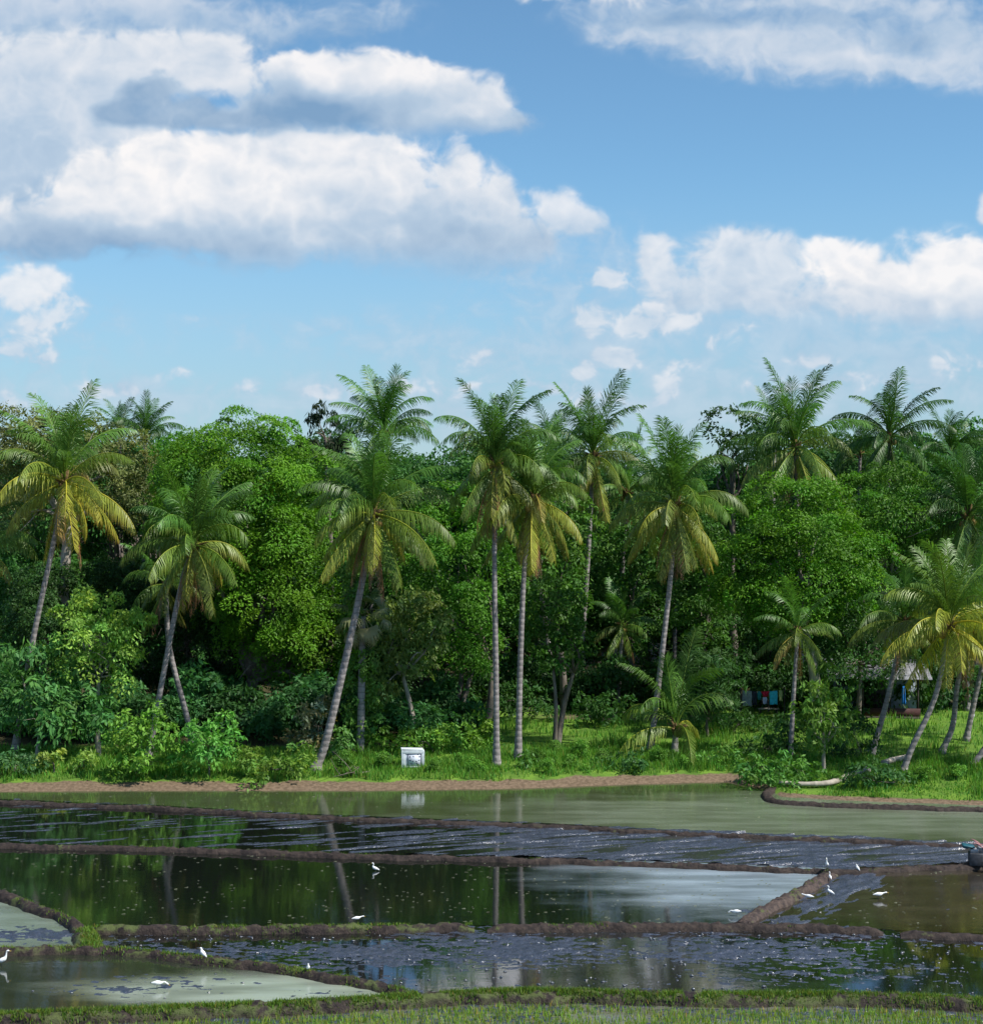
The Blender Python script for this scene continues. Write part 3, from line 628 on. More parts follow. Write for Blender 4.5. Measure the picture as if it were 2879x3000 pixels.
# ------------------------------------------------------------------ coconut palms
def make_frond(e0, bend, Lf, droop, seed, nl=60, lmax=1.10, ragged=0.0, wid=.054, old=0.0):
    r = np.random.RandomState(seed); n = 15
    s = np.linspace(0, 1, n); ang = np.radians(e0 - bend * s ** 1.5); dl = Lf / (n - 1)
    xs = np.concatenate([[0], np.cumsum(np.cos((ang[1:] + ang[:-1]) / 2) * dl)]); zs = np.concatenate([[0], np.cumsum(np.sin((ang[1:] + ang[:-1]) / 2) * dl)])
    side = r.uniform(-.25, .25) * Lf * .25 * s ** 2
    path = np.stack([xs, side, zs], 1)
    mb_v, mb_q, mb_t = tube(path, np.interp(s, [0, .1, .5, 1], [.075, .045, .028, .008]), 4, False)
    V = [mb_v]; Q = [mb_q]; T = []; k = len(mb_v); tint = [np.ones((len(mb_v), 3)) * np.array([[1.7, 1.35, 1.1]])]
    tw = r.uniform(-.5, .5)
    for sd in (-1, 1):
        u = np.linspace(.14, .995, nl) + r.uniform(-.004, .004, nl)
        if ragged: u = u[r.rand(len(u)) > ragged]
        m = len(u); i = np.clip((u * (n - 1)).astype(int), 0, n - 2); f = (u * (n - 1) - i)[:, None]
        p = path[i] * (1 - f) + path[i + 1] * f; tn = path[i + 1] - path[i]; tn /= np.linalg.norm(tn, axis=1)[:, None]
        ll = lmax * np.interp(u, [.14, .3, .55, .85, 1], [.6, .95, 1.0, .7, .35]) * r.uniform(.85, 1.1, m)
        lat = np.stack([0 * u, np.full(m, sd * 1.0), 0 * u], 1); upv = np.cross(tn, lat) * sd; upv = np.where((upv[:, 2:] < 0), -upv, upv)
        a0 = tw * sd
        d1 = lat * (.58 + .26 * min(1, droop)) + tn * (.98 - .38 * min(1, droop)) + upv * (.32 - .55 * droop + a0 * .4); d1[:, 2] -= droop * .55; d1 += r.normal(0, .07, (m, 3)); d1 /= np.linalg.norm(d1, axis=1)[:, None]
        d2 = d1 * .8 + tn * .15; d2[:, 2] -= .15 + droop * 1.7 + r.uniform(0, .35, m); d2 /= np.linalg.norm(d2, axis=1)[:, None]
        pm = p + d1 * ll[:, None] * .5; pe = pm + d2 * ll[:, None] * .5
        w = tn * (wid * .5); 
        vv = np.stack([p - w * .6, p + w * .6, pm + w, pm - w, pe], 1); V.append(vv.reshape(-1, 3)); o = k + np.arange(m)[:, None] * 5
        Q.append(o + np.array([[0, 1, 2, 3]])); T.append(o + np.array([[3, 2, 4]])); k += m * 5
        k_ = old * np.clip((u - .35) * 1.6 + r.uniform(-.3, .3, m), 0, 1)[:, None]; lt = r.uniform(.75, 1.25, (m, 1)) * (np.ones((1, 3)) * (1 - k_) + np.array([[1.04, .86, 1.1]]) * k_); lt = np.repeat(lt[:, None, :], 5, 1); lt[:, 4] *= np.array([1 + .5 * old, 1 - .15 * old, 1]); tint.append(lt.reshape(-1, 3))
    return mesh_np('frond', np.vstack(V), np.vstack(Q), np.vstack(T), np.vstack(tint))
AGES = [(88, 16, .05, 4.1), (83, 42, .2, 4.2), (77, 68, .35, 4.2), (69, 88, .5, 4.2), (58, 100, .65, 4.1), (44, 104, .8, 4.0), (26, 94, .95, 3.9), (5, 78, 1.05, 3.8), (-24, 50, 1.1, 3.6), (-56, 22, 1.15, 3.4)]
FROND = [[make_frond(e + 7 * (v - 1.5), b + 14 * (v - 1.5), l_ * (1.1 - .07 * v), d, 400 + 10 * i + v, 60, 1.12, (.05, .1, .2, .34)[v], .056, max(0, (i - 4) / 5)) for v in range(4)] for i, (e, b, d, l_) in enumerate(AGES)]
DEAD = [make_frond(e, b, 3.6, 1.25, 480 + i, 44, .75, .25, .045) for i, (e, b) in enumerate(((-62, 24), (-74, 12), (-80, 8)))]
NUT = None
def ico(name, r, sx=(1, 1, 1), sub=2):
    bm = bmesh.new(); bmesh.ops.create_icosphere(bm, subdivisions=sub, radius=r); me = bpy.data.meshes.new(name); bm.to_mesh(me); bm.free()
    me.transform(Matrix.Diagonal((*sx, 1)))
    me.polygons.foreach_set('use_smooth', np.ones(len(me.polygons), bool)); return me
M['nut'] = plain('coconut_husk', (.30, .19, .05), .5, .4, .35, 5)
M['nut_green'] = plain('green_coconut_husk', (.16, .20, .04), .45, .4, .3, 5)
M['fibre'] = plain('palm_fibre', (.15, .10, .045), .9, .1, .4, 12)
NUT = ico('coconut', .15, (1, 1, 1.2)); NUT2 = ico('coconut', .14, (1, 1, 1.2))
prng = random.Random(5)
def palm(label, pts, scale=1.0, n=24, yellow=.25, dead=3, nuts=6, Y=None, tint=1.0, r0=.15, a_lo=0.0, a_hi=1.0, dY=0.0, group='coconut palms of the grove', spread=1.0, name='coconut_palm'):
    """pts: photo points up the trunk, base first, crown last"""
    rr = random.Random(hash(label) & 0xffff if False else sum(map(ord, label)))
    b = GP(*pts[0]) if Y is None else None
    if Y is not None:
        X = (pts[0][0] - CX) * Y / F; b = np.array([X, Y, float(gz(X, Y))])
    Y0 = b[1]; w = [b]
    for i, q in enumerate(pts[1:]): w.append(PY(q[0], q[1], Y0 + dY * (i + 1) / (len(pts) - 1)))
    w = np.array(w); n = int(n * 1.3); root = empty(name, b, label, 'palm tree', group)
    length = np.linalg.norm(np.diff(w, axis=0), axis=1).sum(); ns = max(6, int(length / .22)); c = catmull(w - b, ns); c[0, 2] -= .3
    s = np.linspace(0, 1, ns); rad = r0 * np.interp(s, [0, .03, .1, .6, .95, 1], [1.75, 1.35, 1.0, .82, .72, .8]) * (1 + .03 * (np.arange(ns) % 2))
    V, Q, T = tube(c, rad, 9); link('trunk', mesh_np('trunk', V, Q, T, None, True), 'palm_bark', root)
    top = c[-1]; rr0 = rr.uniform(0, 360)
    hb = MB(); 
    for k in range(14):
        a_ = rr.uniform(0, 6.28); e_ = rr.uniform(.1, 1.3); d = np.array([math.cos(a_) * math.cos(e_), math.sin(a_) * math.cos(e_), math.sin(e_)]); ln = rr.uniform(.35, .8) * scale
        hb.tube(np.array([top + [0, 0, -.35 * scale], top + d * ln * .5, top + d * ln]), np.array([.13, .07, .02]) * scale, 5)
    hb.build('crown_heart', 'fibre', root, True)
    for i in range(n):
        a_ = a_lo + (a_hi - a_lo) * ((i + rr.uniform(-.3, .3) + .3) / n) ** .85; a_ = min(.999, max(0, a_)); k = min(9, int(a_ * 10))
        o = link('frond', FROND[k][rr.randrange(4) if a_ > .4 else rr.randrange(3)], 'palm_leaf', root, tuple(top + np.array([0, 0, .18 * scale * (1 - a_)])))
        sc = scale * rr.uniform(.86, 1.1) * (1.0 if a_ > .08 else .8); o.scale = (sc * spread if a_ > .3 else sc, sc, sc)
        o.rotation_euler = (rr.uniform(-.12, .12), rr.uniform(-.1, .1), math.radians(rr0 + i * 137.5 + rr.uniform(-14, 14)))
        yl = max(0, min(1, (a_ - .42) * 1.9)) * yellow * rr.uniform(.3, 1.9) + .10 * yellow; yl = min(1, yl)
        g = np.array([.062, .165, .027]) * rr.uniform(.7, 1.4); ye = np.array([.37, .40, .05]) if rr.random() < .9 else np.array([.38, .28, .07])
        o.color = (*((g * (1 - yl) + ye * yl) * tint), 1)
    for i in range(dead):
        o = link('dead_frond', DEAD[i % 3], 'palm_leaf', root, tuple(top + np.array([0, 0, -.15]))); sc = scale * rr.uniform(.75, 1.05); o.scale = (sc, sc, sc)
        o.rotation_euler = (0, 0, math.radians(rr.uniform(0, 360))); o.color = (*(np.array([.26, .15, .09]) * rr.uniform(.7, 1.2)), 1)
    for i in range(nuts):
        a_ = i * 2.4 + rr.random(); o = link('coconut', NUT if rr.random() < .5 else NUT2, None, root, tuple(top + np.array([.3 * math.cos(a_), .3 * math.sin(a_), -.22 - .22 * rr.random()]) * scale))
        o.scale = (scale,) * 3
    return root
NUT.materials.append(M['nut']); NUT2.materials.append(M['nut_green'])
PALMS = [
 ('leftmost tall palm with broad yellow drooping fronds and a leaning trunk', [(28, 1445), (62, 1235), (105, 1030), (125, 925)], dict(scale=1.08, yellow=.95, n=26, dead=2, nuts=5)),
 ('palm cut off by the left edge with fronds hanging over the pale bushes', [(-75, 1440), (-60, 1200), (-48, 1050)], dict(scale=.9, yellow=.35, n=22, dead=3)),
 ('palm with a brown skirt of dead fronds and a trunk crossing another, left of centre', [(285, 1450), (303, 1345), (345, 1130), (370, 1045)], dict(scale=.98, yellow=.38, n=26, dead=5, nuts=4)),
 ('thin second trunk leaning left, crossing behind the palm with the dead skirt', [(368, 1425), (360, 1380), (325, 1240), (318, 1120)], dict(scale=.7, yellow=.2, n=12, dead=2, nuts=0, a_lo=.2, r0=.16)),
 ('big broad palm with a long trunk leaning right, left of the white box', [(603, 1474), (622, 1425), (655, 1290), (690, 1130), (715, 985)], dict(scale=1.06, yellow=.42, n=30, dead=6, nuts=6, r0=.2)),
 ('green palm top rising behind and above the big leaning palm', [(700, 1380), (715, 1100), (735, 835)], dict(Y=93, scale=.92, yellow=.05, n=20, dead=0, nuts=3, a_hi=.75)),
 ('tall straight palm standing on the grass right of the white box', [(950, 1466), (949, 1300), (946, 1080), (948, 895)], dict(scale=.98, yellow=.3, n=26, dead=4, nuts=6, spread=.8)),
 ('tall palm beside the straight one, with a yellow frond hanging down its trunk', [(991, 1453), (996, 1250), (1004, 1080), (1020, 960)], dict(scale=1.0, yellow=.6, n=28, dead=6, nuts=5, spread=.85)),
 ('leaning thin palm trunk half hidden behind the pair of tall palms', [(1062, 1330), (1040, 1165), (1018, 1060), (1000, 985)], dict(Y=96, scale=.8, yellow=.2, n=14, dead=1, nuts=0)),
 ('tall slim palm standing clear of the others near the middle of the skyline', [(1103, 1345), (1113, 1230), (1124, 1080), (1135, 875)], dict(scale=1.08, yellow=.28, n=26, dead=4, nuts=6, r0=.18, spread=.8)),
 ('palm behind, its crown showing just right of the slim middle palm', [(1190, 1330), (1191, 1100), (1200, 945)], dict(Y=101, scale=1.0, yellow=.15, n=18, dead=1, nuts=2)),
 ('tall palm with a pale curved trunk and coconuts, right of centre', [(1244, 1438), (1262, 1290), (1284, 1090), (1291, 972)], dict(scale=1.05, yellow=.5, n=30, dead=6, nuts=7, spread=.82)),
 ('large palm rising above the bright round tree on the right', [(1535, 1380), (1528, 1100), (1522, 858)], dict(Y=97, scale=1.16, yellow=.28, n=26, dead=3, nuts=3)),
 ('small palm top just left of the large palm above the bright tree', [(1470, 1380), (1478, 1000), (1482, 840)], dict(Y=104, scale=.75, yellow=.05, n=12, dead=0, nuts=0, a_hi=.7)),
 ('dark open-crowned palm against the sky, second from the right edge', [(1690, 1370), (1695, 1100), (1702, 838)], dict(Y=103, scale=.98, yellow=.03, n=20, dead=1, nuts=3, tint=.8)),
 ('small dark palm on the skyline nearest the right edge', [(1810, 1370), (1814, 1100), (1818, 872)], dict(Y=106, scale=.82, yellow=.03, n=18, dead=0, nuts=0, tint=.85, a_hi=.85)),
 ('dark palm top low on the skyline between the large palm and the open one', [(1640, 1370), (1642, 1100), (1645, 872)], dict(Y=107, scale=.7, yellow=.03, n=14, dead=0, nuts=0, tint=.8, a_hi=.85)),
 ('broad bluish-dark palm behind the yellow one at the right edge', [(1850, 1385), (1850, 1150), (1852, 990)], dict(Y=93, scale=1.12, yellow=.08, n=24, dead=2, nuts=3, tint=.75)),
 ('low front palm with glowing yellow fronds at the right edge, trunk leaning right', [(1727, 1478), (1745, 1430), (1790, 1330), (1816, 1200)], dict(scale=1.02, yellow=1.3, n=26, dead=2, nuts=8, a_lo=.05, a_hi=.9)),
 ('palm trunk with a flared foot just right of the yellow-fronded palm', [(1800, 1442), (1822, 1390), (1832, 1310), (1856, 1200)], dict(scale=.85, yellow=.5, n=16, dead=3, nuts=2)),
 ('leaning dark palm trunk at the right edge behind the flared one', [(1848, 1418), (1862, 1350), (1880, 1270), (1900, 1170)], dict(scale=.85, yellow=.3, n=14, dead=1, nuts=0)),
 ('palm trunk leaning out of the lower right corner of the grove', [(1858, 1466), (1880, 1438), (1935, 1350), (1985, 1240)], dict(scale=.95, yellow=.4, n=18, dead=1, nuts=3)),
 ('slanting palm trunk in shade left of the yellow-fronded palm', [(1666, 1445), (1686, 1380), (1708, 1295), (1728, 1190)], dict(scale=.8, yellow=.25, n=16, dead=1, nuts=0, tint=.9)),
 ('small short palm in the shade between the two tall middle palms', [(1182, 1335), (1186, 1270), (1191, 1200)], dict(Y=94, scale=.62, yellow=.2, n=16, dead=1, nuts=4, r0=.12)),
 ('small slim palm with pale arching fronds in front of the shaded hut', [(1512, 1448), (1518, 1330), (1526, 1212)], dict(scale=.62, yellow=.35, n=13, dead=1, nuts=0, r0=.12, a_lo=.1)),
 ('young trunkless palm with low yellow fronds spreading over the bank', [(1290, 1442), (1293, 1396)], dict(scale=1.05, yellow=.6, n=9, dead=1, nuts=0, a_hi=.78, r0=.18)),
 ('far palm top peeping over the trees left of the bright dome tree', [(275, 1380), (276, 1100), (278, 842)], dict(Y=104, scale=.72, yellow=.03, n=14, dead=0, nuts=0, a_hi=.6, tint=.85)),
 ('far thin palm top beside the leftmost palm on the skyline', [(226, 1380), (228, 1100), (230, 835)], dict(Y=106, scale=.6, yellow=.03, n=8, dead=0, nuts=0, a_hi=.5, tint=.85)),
 ('palm crown behind the tall pair, between them and the slim middle palm', [(1050, 1370), (1055, 1100), (1062, 905)], dict(Y=103, scale=.95, yellow=.1, n=18, dead=0, nuts=0, a_hi=.85)),
 ('shaded palm trunk straight behind the pale curved trunk', [(1290, 1345), (1291, 1200), (1292, 1080)], dict(Y=101, scale=.85, yellow=.1, n=14, dead=1, nuts=0, tint=.8)),
]
for lab, pts, kw in PALMS: palm(lab, pts, **kw)

# fan palm with vine
def make_fan(seed):
    r = np.random.RandomState(seed); b = MB(); pet = np.array([[0, 0, 0], [.5, 0, .25], [.95, 0, .2]]); b.tube(catmull(pet, 5), .02, 4)
    for a_ in np.linspace(-1.9, 1.9, 26):
        d = np.array([math.cos(a_), math.sin(a_), -.15]); ln = .75 * r.uniform(.85, 1.1); p = pet[-1]; m = p + d * ln * .6; e = m + np.array([d[0] * .25, d[1] * .25, -.45]) * ln; w = np.array([-math.sin(a_), math.cos(a_), 0]) * .035
        b.add([p - w * .3, p + w * .3, m + w, m - w, e], [[0, 1, 2, 3]], [[3, 2, 4]])
    me = b.mesh('fan_leaf'); t = me.color_attributes.new('tint', 'FLOAT_COLOR', 'POINT'); t.data.foreach_set('color', np.ones(len(me.vertices) * 4, np.float32)); return me
fb = GP(690, 1446); root = empty('fan_palm', fb, 'thin fan palm trunk wrapped in climbing vine beside the big leaning palm', 'palm tree')
c = catmull(np.array([fb, PY(692, 1320, fb[1]), PY(694, 1180, fb[1])]) - fb, 40); c[0, 2] -= .2
link('trunk', mesh_np('trunk', *tube(c, np.linspace(.2, .15, 40) * (1 + .05 * (np.arange(40) % 2)), 9)[:3], None, True), 'palm_bark', root)
FANS = [make_fan(i) for i in range(3)]
for i in range(15):
    o = link('fan_leaf', FANS[i % 3], 'palm_leaf', root, tuple(c[-1])); a_ = i / 15; o.rotation_euler = (prng.uniform(-.3, .3), math.radians(-60 + 150 * a_), i * 2.4); o.color = (*((1 - a_) * np.array([.10, .16, .05]) + a_ * np.array([.34, .30, .16])), 1); o.scale = (1.1,) * 3

# ------------------------------------------------------------------ broadleaf trees and shrubs
def leaf_mass(lobes, seed, density=1.6, K=38, clump_r=.55, ll=.30, lw=.13, droop=.25, var=.22, hue=.18, inner=.25, under=.45, flat=.45, nrand=.55):
    """lobes: array of (x,y,z,rx,ry,rz); returns a mesh of leaves gathered in clumps over the lobes"""
    r = np.random.RandomState(seed); lobes = np.asarray(lobes, float); CP = []; CN = []
    for i, lb in enumerate(lobes):
        c, R = lb[:3], lb[3:]; area = 4 * np.pi * ((R[0] * R[1]) ** 1.6 / 3 + (R[0] * R[2]) ** 1.6 / 3 + (R[1] * R[2]) ** 1.6 / 3) ** (1 / 1.6)
        m = max(6, int(area * density)); d = r.normal(0, 1, (m, 3)); d /= np.linalg.norm(d, axis=1)[:, None]
        keep = (d[:, 2] > -.35) | (r.rand(m) < under); d = d[keep]; m = len(d)
        rad = np.where(r.rand(m) < inner, r.uniform(.35, .8, m), r.uniform(.80, 1.20, m))
        p = c + d * R * rad[:, None]; n = d / R; n /= np.linalg.norm(n, axis=1)[:, None]
        ok = np.ones(m, bool)
        for j, lc in enumerate(lobes):
            if j != i: ok &= ~((np.sum(((p - lc[:3]) / lc[3:]) ** 2, 1) < .45) & (r.rand(m) < .85))
        CP.append(p[ok]); CN.append(n[ok])
    CP = np.vstack(CP); CN = np.vstack(CN); m = len(CP); up = np.array([0, 0, 1.0])
    n = CN * .75 + up * .65 + r.normal(0, .25, (m, 3)); n /= np.linalg.norm(n, axis=1)[:, None]
    cr = clump_r * r.uniform(.55, 1.4, m)
    a_ = np.cross(n, r.normal(0, 1, (m, 3))); a_ /= np.linalg.norm(a_, axis=1)[:, None]; b_ = np.cross(n, a_)
    th = r.uniform(0, 2 * np.pi, (m, K)); q = np.sqrt(r.rand(m, K)) * 1.05; hh = r.normal(0, flat * .5, (m, K)) - q ** 2 * .42
    off = (np.cos(th) * q)[..., None] * a_[:, None, :] + (np.sin(th) * q)[..., None] * b_[:, None, :]
    P_ = CP[:, None, :] + cr[:, None, None] * (off + hh[..., None] * n[:, None, :])
    d = off + r.normal(0, .55, (m, K, 3)); d[..., 2] -= droop + .3 * q; d /= np.linalg.norm(d, axis=2)[..., None]
    nn = n[:, None, :] + r.normal(0, nrand, (m, K, 3)); w = np.cross(nn, d); w /= np.linalg.norm(w, axis=2)[..., None] + 1e-9
    l_ = ll * r.uniform(.65, 1.25, (m, K, 1)); w_ = w * lw * r.uniform(.7, 1.2, (m, K, 1)) * .5
    P_ = P_.reshape(-1, 3); d = (d * l_).reshape(-1, 3); w_ = w_.reshape(-1, 3)
    V = np.stack([P_ - d * .5, P_ + w_ - d * .05, P_ + d * .5, P_ - w_ - d * .05], 1)
    ct = r.uniform(1 - var, 1 + var, m); ch = r.normal(0, hue * .5, m)
    t = (ct[:, None] * r.uniform(.8, 1.2, (m, K)))[..., None] * np.stack([1 + ch, 1 + 0 * ch, 1 - ch], -1)[:, None, :]
    t = np.clip(t, .3, 2).reshape(-1, 3)
    return mesh_np('crown', V, np.arange(len(V) * 4).reshape(-1, 4), None, np.repeat(t, 4, 0))
def lobes_px(L_, Y, jit=.5, seed=0, deep=.85):
    r = np.random.RandomState(seed); out = []
    for q in L_:
        dy = q[4] if len(q) > 4 else r.uniform(-jit, jit) * 2.0
        c = PY(q[0], q[1], Y + dy); rx = q[2] * Y / F; rz = q[3] * Y / F; out.append([*c, rx, max(rx, rz) * deep, rz])
    return np.array(out)
def limbs(mb, base, top, lobes, r0, rng, reach=.75, kmax=14):
    base = np.array(base); top = np.array(top); mid = (base + top) / 2 + rng.normal(0, .12, 3) * np.linalg.norm(top - base) * .3 * np.array([1, 1, 0])
    p = catmull([base - [0, 0, .3], mid, top], 12); mb.tube(p, np.linspace(r0 * 1.25, r0 * .7, 12), 8)
    for lb in lobes[:kmax]:
        e = lb[:3] + (lb[:3] - top) * (reach - 1) - np.array([0, 0, lb[5] * .2]); m_ = top + (e - top) * .5 + np.array([0, 0, .12 * np.linalg.norm(e - top)]) + rng.normal(0, .25, 3)
        mb.tube(catmull([top - [0, 0, .1], m_, e], 8), np.linspace(r0 * .5, r0 * .12, 8), 6)
        for s in range(2):
            e2 = e + rng.normal(0, .55, 3) * lb[3:]; mb.tube(np.array([m_ + (e - m_) * .4, (m_ + e2) / 2 + [0, 0, .2], e2]), np.array([r0 * .16, r0 * .1, r0 * .04]), 5)
def tree(name, label, base, L_, color, Y=None, cat='tree', r0=.22, stems=None, seed=1, group=None, barkm='bark', fork=None, **kw):
    b = GP(*base)
    if Y is not None: X = (base[0] - CX) * Y / F; b = np.array([X, Y, float(gz(X, Y))])
    lb = lobes_px(L_, b[1], kw.pop('jit', .5), seed, kw.pop('deep', .85)); lb[:, :3] -= b
    root = empty(name, b, label, cat, group); rng = np.random.RandomState(seed)
    cen = lb[:, :3].mean(0); lowest = (lb[:, 2] - lb[:, 5]).min()
    mb = MB(); tops = stems or [None]
    for st in tops:
        if st is None: tp = np.array([cen[0] * .5, cen[1] * .5, max(.3, min(lowest + .6, cen[2] * .8))]) if fork is None else PY(*fork, b[1]) - b; bs = np.zeros(3); rr_ = r0
        else: bs = (GP(*st[0]) - b) * np.array([1, 0, 0]); tp = PY(*st[1], b[1]) - b; rr_ = st[2]
        limbs(mb, bs, tp, lb if st is None else lb[rng.permutation(len(lb))[:5]], rr_, rng)
    mb.build('trunk', barkm, root, True)
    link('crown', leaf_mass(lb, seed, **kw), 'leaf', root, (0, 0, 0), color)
    return root
BRIGHT = (.104, .245, .013); MID = (.055, .165, .022); DARK = (.038, .095, .018); TEAL = (.09, .235, .055); OLIVE = (.16, .19, .06); YG = (.24, .42, .07)
tree('rain_tree', 'huge bright green dome-shaped tree left of centre, reaching the skyline', (470, 1400), [(470, 855, 120, 68), (370, 890, 75, 70), (565, 905, 75, 70), (450, 940, 150, 80, -1.5), (350, 985, 60, 70), (585, 985, 72, 80, -1), (500, 1030, 110, 75, -2), (420, 1070, 90, 75, 0), (585, 1080, 70, 75, -2), (520, 1140, 100, 80, -2.2), (610, 1170, 60, 80, -1), (540, 1220, 95, 75, -1.5), (615, 1260, 55, 60, -.5), (450, 1170, 80, 70, 0)], BRIGHT, Y=90, r0=.5, seed=21, density=.70, K=230, clump_r=1.0, ll=.195, lw=.085, var=.3, flat=.16, inner=.42, nrand=.4)
tree('olive_tree', 'greyish olive tree behind the leftmost palm on the skyline', (120, 1400), [(30, 840, 75, 62), (120, 835, 85, 58), (215, 865, 75, 55), (260, 915, 50, 60), (70, 900, 90, 60, -1), (180, 920, 80, 55, -1.5), (20, 960, 70, 60), (250, 970, 45, 50)], OLIVE, Y=93, r0=.35, seed=22, density=1.7, K=56, clump_r=.5, ll=.20, lw=.10, droop=.1, var=.4, inner=.3, barkm='pale_bark', hue=.16)
tree('sparse_tree', 'thin treetop with dark drooping leaves standing for hanging bats, sticking up beside the dome tree', (625, 1380), [(607, 783, 15, 13), (636, 806, 16, 15), (598, 806, 10, 12), (660, 838, 26, 18), (630, 850, 36, 22), (590, 860, 30, 24)], (.03, .055, .025), Y=98, r0=.2, seed=23, density=1.6, K=26, clump_r=.42, ll=.42, lw=.11, droop=1.6, under=.9, fork=(622, 880))  # long dark leaves take the place of fruit bats hanging in the treetop
tree('leafy_tree', 'mid green tree mass right of the big leaning palm, behind the white box', (880, 1395), [(870, 985, 70, 65), (800, 1010, 60, 60), (920, 1060, 60, 75, -1), (850, 1080, 75, 70, -1), (900, 1160, 60, 70, -1.5), (820, 1130, 70, 60), (880, 1230, 60, 55, -1), (780, 1080, 50, 60), (925, 1240, 36, 50, -.5)], (.085, .23, .02), Y=88, seed=24, density=.75, K=150, clump_r=.85, ll=.20, lw=.09, flat=.18, inner=.3, var=.3, r0=.3, stems=[((858, 1398), (885, 1270), .16), ((866, 1398), (905, 1280), .15), ((930, 1404), (940, 1270), .2)])
tree('flowering_tree', 'pale yellowish leaved tree bough right of the vine-wrapped trunk', (800, 1400), [(795, 1155, 50, 26), (842, 1185, 34, 30, -.8), (780, 1205, 44, 30), (834, 1235, 30, 26, -.6), (745, 1195, 34, 44), (755, 1260, 40, 34), (800, 1275, 36, 24), (725, 1310, 36, 34)], (.15, .22, .05), Y=83.5, seed=25, density=2.0, K=30, clump_r=.42, ll=.3, lw=.13, droop=.8, r0=.13, fork=(770, 1290), barkm='pale_bark')
tree('small_tree', 'small dark tree on two forked stems right of the tall palm pair', (1063, 1424), [(1050, 1150, 50, 44), (1085, 1180, 44, 44, -.5), (1040, 1215, 52, 40), (1092, 1235, 44, 36, -.8), (1060, 1262, 46, 30, -.5), (1008, 1200, 28, 40)], (.058, .15, .018), seed=26, density=2.0, K=34, clump_r=.42, ll=.24, lw=.12, stems=[((1061, 1424), (1058, 1275), .1), ((1066, 1424), (1098, 1285), .14)])
tree('spreading_tree', 'bright lush tree with layered foliage pads on the right', (1560, 1405), [(1510, 940, 70, 34), (1575, 955, 46, 36, -.5), (1440, 985, 60, 36), (1545, 1000, 100, 36, -1), (1600, 1045, 90, 40, -1.5), (1470, 1055, 90, 40, -.8), (1410, 1070, 46, 42, .5), (1560, 1095, 110, 38, -1.8), (1460, 1130, 90, 40, -1), (1640, 1110, 60, 44, -1), (1560, 1150, 100, 36, -1.5), (1400, 1140, 50, 40), (1520, 1190, 80, 30, -.5)], (.10, .245, .016), Y=89, r0=.3, seed=27, density=.85, K=165, clump_r=.85, ll=.20, lw=.09, inner=.28, var=.28, droop=.15, flat=.18, under=.25, barkm='pale_bark')
tree('spreading_tree', 'rounded green tree right of the lush layered tree, under the dark open palm', (1700, 1400), [(1700, 915, 70, 34), (1650, 945, 54, 34), (1750, 950, 46, 36), (1700, 975, 90, 36, -1), (1665, 1015, 60, 36, -.5), (1745, 1030, 56, 40), (1700, 1065, 80, 40, -.8), (1720, 1115, 70, 40), (1660, 1100, 50, 44)], (.088, .215, .02), Y=95, r0=.3, seed=28, density=.85, K=150, clump_r=.85, ll=.20, lw=.09, inner=.28, var=.28, droop=.2, flat=.18, under=.25, barkm='pale_bark')
tree('open_tree', 'tall dark open tree with sky showing through, right of the curved-trunk palm', (1410, 1380), [(1385, 795, 34, 16), (1425, 812, 30, 20), (1368, 828, 20, 14), (1400, 845, 34, 20), (1440, 860, 28, 26), (1375, 885, 24, 22), (1420, 905, 36, 26), (1385, 940, 34, 26)], (.04, .095, .022), Y=101, r0=.24, seed=29, density=1.2, K=28, clump_r=.5, ll=.28, lw=.14, inner=.1, fork=(1402, 960))
tree('yellow_green_tree', 'small bright yellow-green tree at the left, in front of the leaning palm trunk', (190, 1440), [(185, 1150, 50, 28), (135, 1185, 46, 32), (225, 1195, 44, 30, -.5), (170, 1215, 70, 34, -.8), (110, 1235, 40, 30), (225, 1245, 44, 26, -.5), (165, 1270, 54, 28), (230, 1300, 26, 18, -.5), (275, 1180, 24, 22)], YG, Y=80, seed=30, density=1.7, K=56, clump_r=.5, ll=.22, lw=.10, droop=.3, r0=.12, under=.3, flat=.35, barkm='pale_bark')
tree('broadleaf_tree', 'bluish green large-leaved small tree at the left edge below the yellow-green one', (70, 1455), [(30, 1255, 48, 26), (90, 1250, 44, 26), (130, 1285, 44, 30), (20, 1305, 50, 34), (75, 1320, 56, 40), (150, 1340, 44, 40), (40, 1365, 50, 34), (110, 1380, 56, 36), (190, 1370, 36, 44)], TEAL, Y=79, seed=31, density=2.0, K=22, clump_r=.46, ll=.42, lw=.14, droop=.45, r0=.1, nrand=.35, barkm='pale_bark')
def shrub(label, base, L_, color, seed, name='shrub', **kw):
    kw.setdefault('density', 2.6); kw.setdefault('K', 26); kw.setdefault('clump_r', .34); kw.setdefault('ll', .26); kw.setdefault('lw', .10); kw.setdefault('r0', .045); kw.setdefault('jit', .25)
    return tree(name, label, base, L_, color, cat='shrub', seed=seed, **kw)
LG = (.165, .35, .045)
shrub('round bright green bush on the bank below the crossing palm trunks', (275, 1490), [(265, 1385, 44, 34), (310, 1400, 36, 30), (240, 1420, 40, 36), (290, 1440, 52, 40, -.4), (250, 1465, 40, 24, -.4), (300, 1360, 20, 16)], LG, 41, deep=.8)
shrub('leafy bush right of the round bright bush, with upright shoots', (400, 1488), [(380, 1405, 38, 30), (425, 1385, 28, 30), (400, 1440, 46, 36, -.3), (440, 1425, 26, 30), (360, 1450, 34, 28)], (.135, .36, .06), 42, deep=.8)
